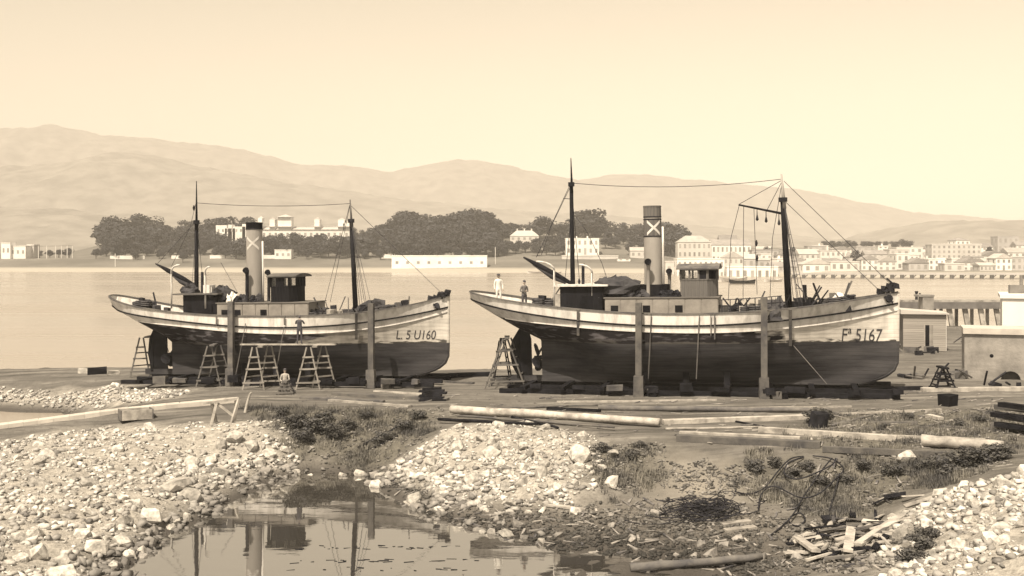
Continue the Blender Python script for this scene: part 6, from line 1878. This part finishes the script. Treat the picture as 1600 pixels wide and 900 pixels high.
house("boat_shed", "low pale shed beside the white one at the far left shore", 16, 40, 384, 642, 1, 3, 'flat', M_whitewash, None, 8, 0, None, .3, "shed")
house("boat_shed", "narrow pale shed right of the other sheds on the far left shore", 42, 53, 382, 650, 1, 1, 'flat', M_cream, None, 8, 0, None, .3, "shed")
house("shore_house", "pale low house on the shore beyond the trees, right of the larger trawler's funnel", 1040, 1062, 408, 520, 1, 2, 'flat', M_cream, None, 8, 0, None, .4, "house")
# low white boundary walls on the slope
def low_wall(label, x0, x1, y, d):
    a = (x0 - 800) / F * d; b = (x1 - 800) / F * d; zt = HC - (y - YH) / F * d
    d = 642.0; a = (x0 - 800) / F * d; b = (x1 - 800) / F * d
    zg = min(land_z(a, d), land_z(b, d), land_z((a + b) / 2, d)); zt = zg + 2.3
    mb = MB(); mb.box(((a + b) / 2, d, (zt + zg - 1) / 2), (b - a, .5, zt - zg + 1))
    tag(mb.build("boundary_wall", M_whitewash), label, "wall", "boundary walls on the far slope")
low_wall("white boundary wall below the left grove", 172, 226, 391.5, 640); low_wall("short white boundary wall behind the smaller trawler's mast", 268, 290, 392.5, 640); low_wall("white boundary wall left of the smaller trawler's funnel", 328, 386, 391.5, 642); low_wall("white boundary wall left of the white cottage", 411, 430, 391.5, 642)
low_wall("white boundary wall above the warehouse roof", 596, 626, 390, 640)
# poles
def pole(label, px, y0, y1, d, group="poles on the far shore"):
    x = (px - 800) / F * d; zb = land_z(x, d); zt = HC - (y0 - YH) / F * d
    mb = MB(); mb.tube([(x, d, zb - .5), (x, d, zt)], .16, 6); tag(mb.build("pole", M_whitewash), label, "pole", group)
pole("tall white pole on the shore before the left grove", 180, 396, 420, 590)
pole("white pole on the shore right of the warehouse", 774, 386, 420, 590)
for i, px in enumerate((60, 73, 87, 96, 105, 113)):
    pole(ORD[i] + " pole from the left of the net-drying poles on the far left shore", px, 384, 402, 640, "net-drying poles")
# fence rail + net frames at the left
d = 641; mb = MB()
mb.beam(((40 - 800) / F * d, d, HC - (385 - YH) / F * d), ((114 - 800) / F * d, d, HC - (384 - YH) / F * d), .15, .15)
tag(mb.build("drying_rail", M_woodd), "thin dark rail joining the net-drying poles", "rail")
# small boats on the water near the town
def skiff(label, px, py, l, m, mastl=0):
    p = G(px, py, 0.0)
    root = empty("rowing_boat", Matrix.Translation(p) @ Matrix.Rotation(RND.uniform(-.3, .3), 4, 'Z'), label, "boat", "small boats by the town")
    mb = MB(); n = 12
    for i in range(n + 1):
        t = i / n; b = (1 - abs(2 * t - 1) ** 2.4) * .2 * l + .02; z = .12 * l * (.8 + .5 * abs(2 * t - 1) ** 2)
        mb.v += [((t - .5) * l, -b, z), ((t - .5) * l * .92, -b * .5, -.1), ((t - .5) * l * .92, b * .5, -.1), ((t - .5) * l, b, z)]
    for i in range(n):
        for j in range(3): mb.f.append((i * 4 + j, i * 4 + j + 1, (i + 1) * 4 + j + 1, (i + 1) * 4 + j))
    mb.build("hull", m, root)
    for k in (-.2, .1): MB().box((k * l, 0, .1 * l), (.3, .3 * l, .06)).build("thwart", M_woodg, root)
    if mastl: MB().tube([(0, 0, 0), (0, 0, mastl)], .08, 6).build("mast", M_woodd, root)
skiff("white launch moored off the town beside the wheelhouse of the larger trawler", 1143, 440, 12, M_white); skiff("dark launch moored off the town next to the white one", 1160, 443, 9, M_woodd)
skiff("pale boat moored off the town behind the fore shrouds of the larger trawler", 1208, 440, 7, M_white, 6); skiff("pale boat drawn up right of the warehouse", 838, 427, 9, M_white); skiff("small pale boat drawn up near the terrace wall", 868, 427, 6, M_white)

# ---- trees
def tree_proto(seed, n_leaf, tall):
    r = random.Random(seed)
    lobes = []
    for i in range(r.randint(7, 11)):
        a = r.uniform(0, 6.3); rr = r.uniform(0, .34); z = r.uniform(.34, .86)
        lobes.append((Vector((math.cos(a) * rr, math.sin(a) * rr, z)), r.uniform(.13, .24) * (1.15 - .5 * max(0, z - .6))))
    V_ = []; F_ = []
    for i in range(n_leaf):
        c, R0 = r.choice(lobes)
        v = Vector((r.gauss(0, 1), r.gauss(0, 1), r.gauss(0, 1))).normalized() * R0 * (r.random() ** .35) * 1.05
        p = c + Vector((v.x, v.y, v.z * .8))
        s = r.uniform(.026, .058)
        nrm = (v.normalized() + Vector((r.gauss(0, .5), r.gauss(0, .5), r.gauss(0, .5)))).normalized()
        t = nrm.orthogonal().normalized(); t = (Matrix.Rotation(r.uniform(0, 6.3), 3, nrm) @ t); u = nrm.cross(t)
        k = len(V_)
        V_ += [p + t * s, p + u * s * .8, p - t * s, p - u * s * .7 + nrm * s * .3]
        F_.append((k, k + 1, k + 2, k + 3))
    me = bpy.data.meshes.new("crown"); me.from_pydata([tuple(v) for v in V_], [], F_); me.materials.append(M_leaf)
    mb = MB(); mb.tube([(0, 0, -.06), (0, 0, .25), (.01, 0, .5)], [.035, .026, .015], 7)
    for c, R0 in lobes[:5]: mb.tube([(0, 0, .22), c * .6 + Vector((0, 0, .12)), c], [.016, .011, .005], 5)
    return me, mb.mesh("trunk", M_trunk)
PROTO = [tree_proto(500 + i, 1150, 1) for i in range(7)]
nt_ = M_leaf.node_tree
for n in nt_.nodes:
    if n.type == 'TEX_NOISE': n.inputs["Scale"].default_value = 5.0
def tree(label, group, x, d, h, spread, r, name="tree"):
    zb = land_z(x, d)
    root = empty(name, Matrix.Translation((x, d, zb)) @ Matrix.Rotation(r.uniform(0, 6.3), 4, 'Z'), label, "tree", group)
    root.scale = (h * spread, h * spread, h)
    me, tr = r.choice(PROTO)
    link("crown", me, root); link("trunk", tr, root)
PROF = [(158, 352), (168, 340), (185, 335), (215, 339), (250, 350), (300, 350), (330, 346), (350, 343), (385, 342), (404, 350), (545, 356), (556, 352), (572, 348), (590, 343), (602, 338), (625, 334), (645, 330), (665, 337), (690, 334), (712, 329), (740, 324), (757, 332), (772, 343), (800, 352), (815, 347), (850, 344), (880, 346), (900, 344), (915, 328), (925, 340), (945, 346), (980, 350), (1000, 346), (1048, 342), (1062, 350), (1078, 362)]
PX_ = [p[0] for p in PROF]; PY_ = [p[1] for p in PROF]
r = random.Random(21)
def grove(x0, x1, label, group, step=11, rows=((740, 0), (718, 8), (696, 18), (674, 28), (653, 38)), top=None, skip=None):
    for d, dy in rows:
        px = x0
        while px < x1:
            if not (skip and skip(px, d)):
                dd = d + r.uniform(-12, 12); x = (px - 800) / F * dd
                yt = (np.interp(px, PX_, PY_) if top is None else top) + dy + r.choice((r.uniform(-4, 4), r.uniform(0, 14), r.uniform(-7, 2)))
                h = HC - (yt - YH) / F * dd - land_z(x, dd)
                h = max(6.5, min(19.0, h))
                k_ = [q[0] for q in rows].index(d); n_ = len(rows)
                rw = '' if n_ == 1 else (', ' + ('hindmost' if k_ == 0 else ('front' if k_ == n_ - 1 else ORD[n_ - 1 - k_])) + ' row')
                sz = 'tall ' if h > 12 else ('low ' if h < 8.5 else '')
                tree(sz + label + rw, sz + group + rw, x, dd, h, r.uniform(1.0, 1.7), r)
            px += step * 1.45 * r.uniform(.75, 1.3)
grove(166, 300, "dark leafy tree of the grove at the bay's left point", "trees of the left grove", 12)
grove(298, 350, "dark tree of the grove between the left point and the hotel's wing", "trees left of the hotel", 12)
grove(345, 404, "dark tree rising behind the hotel's low wing", "trees behind the hotel", 11, ((745, 0), (735, 4)))
grove(352, 404, "small dark tree below the hotel's low wing", "trees below the hotel wing", 10, ((676, 0), (662, 6), (650, 14)), 367)
grove(414, 548, "small dark tree on the slope below the hotel", "trees below the hotel", 10, ((680, 0), (664, 5), (650, 13)), 366)
grove(550, 790, "dark leafy tree of the big central wood above the warehouse", "trees of the central wood", 12)
grove(560, 800, "lower tree at the foot of the central wood behind the warehouse", "trees at the foot of the central wood", 13, ((640, 0),), 374)
grove(790, 880, "dark tree around the pale villa with chimneys", "trees around the chimneyed villa", 11, ((745, 0), (728, 5), (672, 28), (655, 36)), None)
grove(880, 1076, "dark tree of the wood behind the larger trawler's funnel", "trees behind the larger trawler", 12, ((745, 0), (725, 6), (705, 14), (685, 22), (665, 32)), None, lambda px, d: d < 690 and 880 < px < 940)
tree("tall slender tree standing above the wood near the larger trawler's aft mast", None, (914 - 800) / F * 720, 720, 17, .8, r)
grove(1290, 1432, "dark distant tree in the line above the town's roofs", "trees above the town", 8, ((900, 0),), 379)
tree("single dark tree between waterfront houses of the town", None, (1338 - 800) / F * 500, 500, 8.5, .8, r)
for px, d, y in ((1198, 640, 384), (1240, 640, 386), (1450, 620, 388), (1545, 640, 385)):
    x = (px - 800) / F * d; tree("dark tree among the roofs of the town", "trees among the town's roofs", x, d, max(5, HC - (y - YH) / F * d - land_z(x, d)), 1.0, r)
for px, d, h in ((92, 660, 5), (62, 665, 4), (108, 655, 6), (78, 660, 4.5)):
    tree("low dark bush behind the net-drying poles", "bushes on the far left shore", (px - 800) / F * d, d, h, 1.5, r, "bush")
grove(150, 600, "low bush on the field slope below the groves", "bushes on the field slope", 55, ((628, 0),), 399)

# ---- low scrub on the near banks
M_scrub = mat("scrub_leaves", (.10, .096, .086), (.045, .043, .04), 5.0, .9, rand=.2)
SCR = []
for i in range(3):
    me = PROTO[i][0].copy(); me.materials.clear(); me.materials.append(M_scrub); SCR.append(me)
rs_ = random.Random(3)
def scrub(px, py, h, label, group):
    p = gp(px, py)
    root = empty("scrub_bush", Matrix.Translation((p.x, p.y, p.z - h * .25)) @ Matrix.Rotation(rs_.uniform(0, 6), 4, 'Z'), label, "bush", group); root.scale = (h * 1.7, h * 1.7, h)
    link("crown", rs_.choice(SCR), root); link("stem", PROTO[0][1], root)
for px, py, h in ((462, 668, .9), (488, 676, 1.0), (475, 690, .8), (520, 684, .9), (545, 672, .7), (600, 690, .7), (505, 660, .7), (635, 672, .7), (575, 655, .6), (440, 650, .6), (655, 655, .6)):
    scrub(px, py, h, "dark scrubby bush on the grassy bank above the pool", "bushes on the grassy bank")
for px, py, h in ((1478, 738, .9), (1510, 730, 1.0), (1540, 724, .9), (1450, 735, .6), (1565, 718, .8), (1400, 742, .6), (1350, 735, .6), (1320, 755, .5), (1285, 760, .6), (1180, 735, .6), (1210, 728, .5), (1240, 745, .5), (1262, 735, .5)):
    scrub(px, py, h, "dark scrubby bush on the bank around the cables and the right mound", "bushes on the right bank")
for px, py, h in ((1288, 655, .7), (1272, 662, .8), (1500, 668, .5), (1420, 655, .4), (1530, 660, .5), (1380, 672, .4)):
    scrub(px, py, h, "low dark bush among the timbers on the slip's edge", "bushes among the timbers")
for px, py, h in ((940, 705, .5), (985, 715, .5), (1000, 700, .4), (1440, 860, .6), (1420, 880, .6), (1452, 842, .5)):
    scrub(px, py, h, "small dark bush at the edge of a rubble mound", "bushes by the rubble")
# ------------------------------------------------------------------ the air between here and the hills
def haze():
    mb = MB(); mb.box((0, 2570, 300), (9600, 5580, 612))
    m = bpy.data.materials.new("haze_air"); m.use_nodes = True
    N = m.node_tree.nodes
    for n in list(N):
        if n.type == 'BSDF_PRINCIPLED': N.remove(n)
    v = N.new("ShaderNodeVolumePrincipled")
    v.inputs["Color"].default_value = (.97, .93, .90, 1)
    v.inputs["Density"].default_value = 2.6e-4
    v.inputs["Anisotropy"].default_value = -0.25
    m.node_tree.links.new(v.outputs[0], N["Material Output"].inputs["Volume"])
    o = mb.build("haze", m)
    tag(o, kind="stuff")
haze()
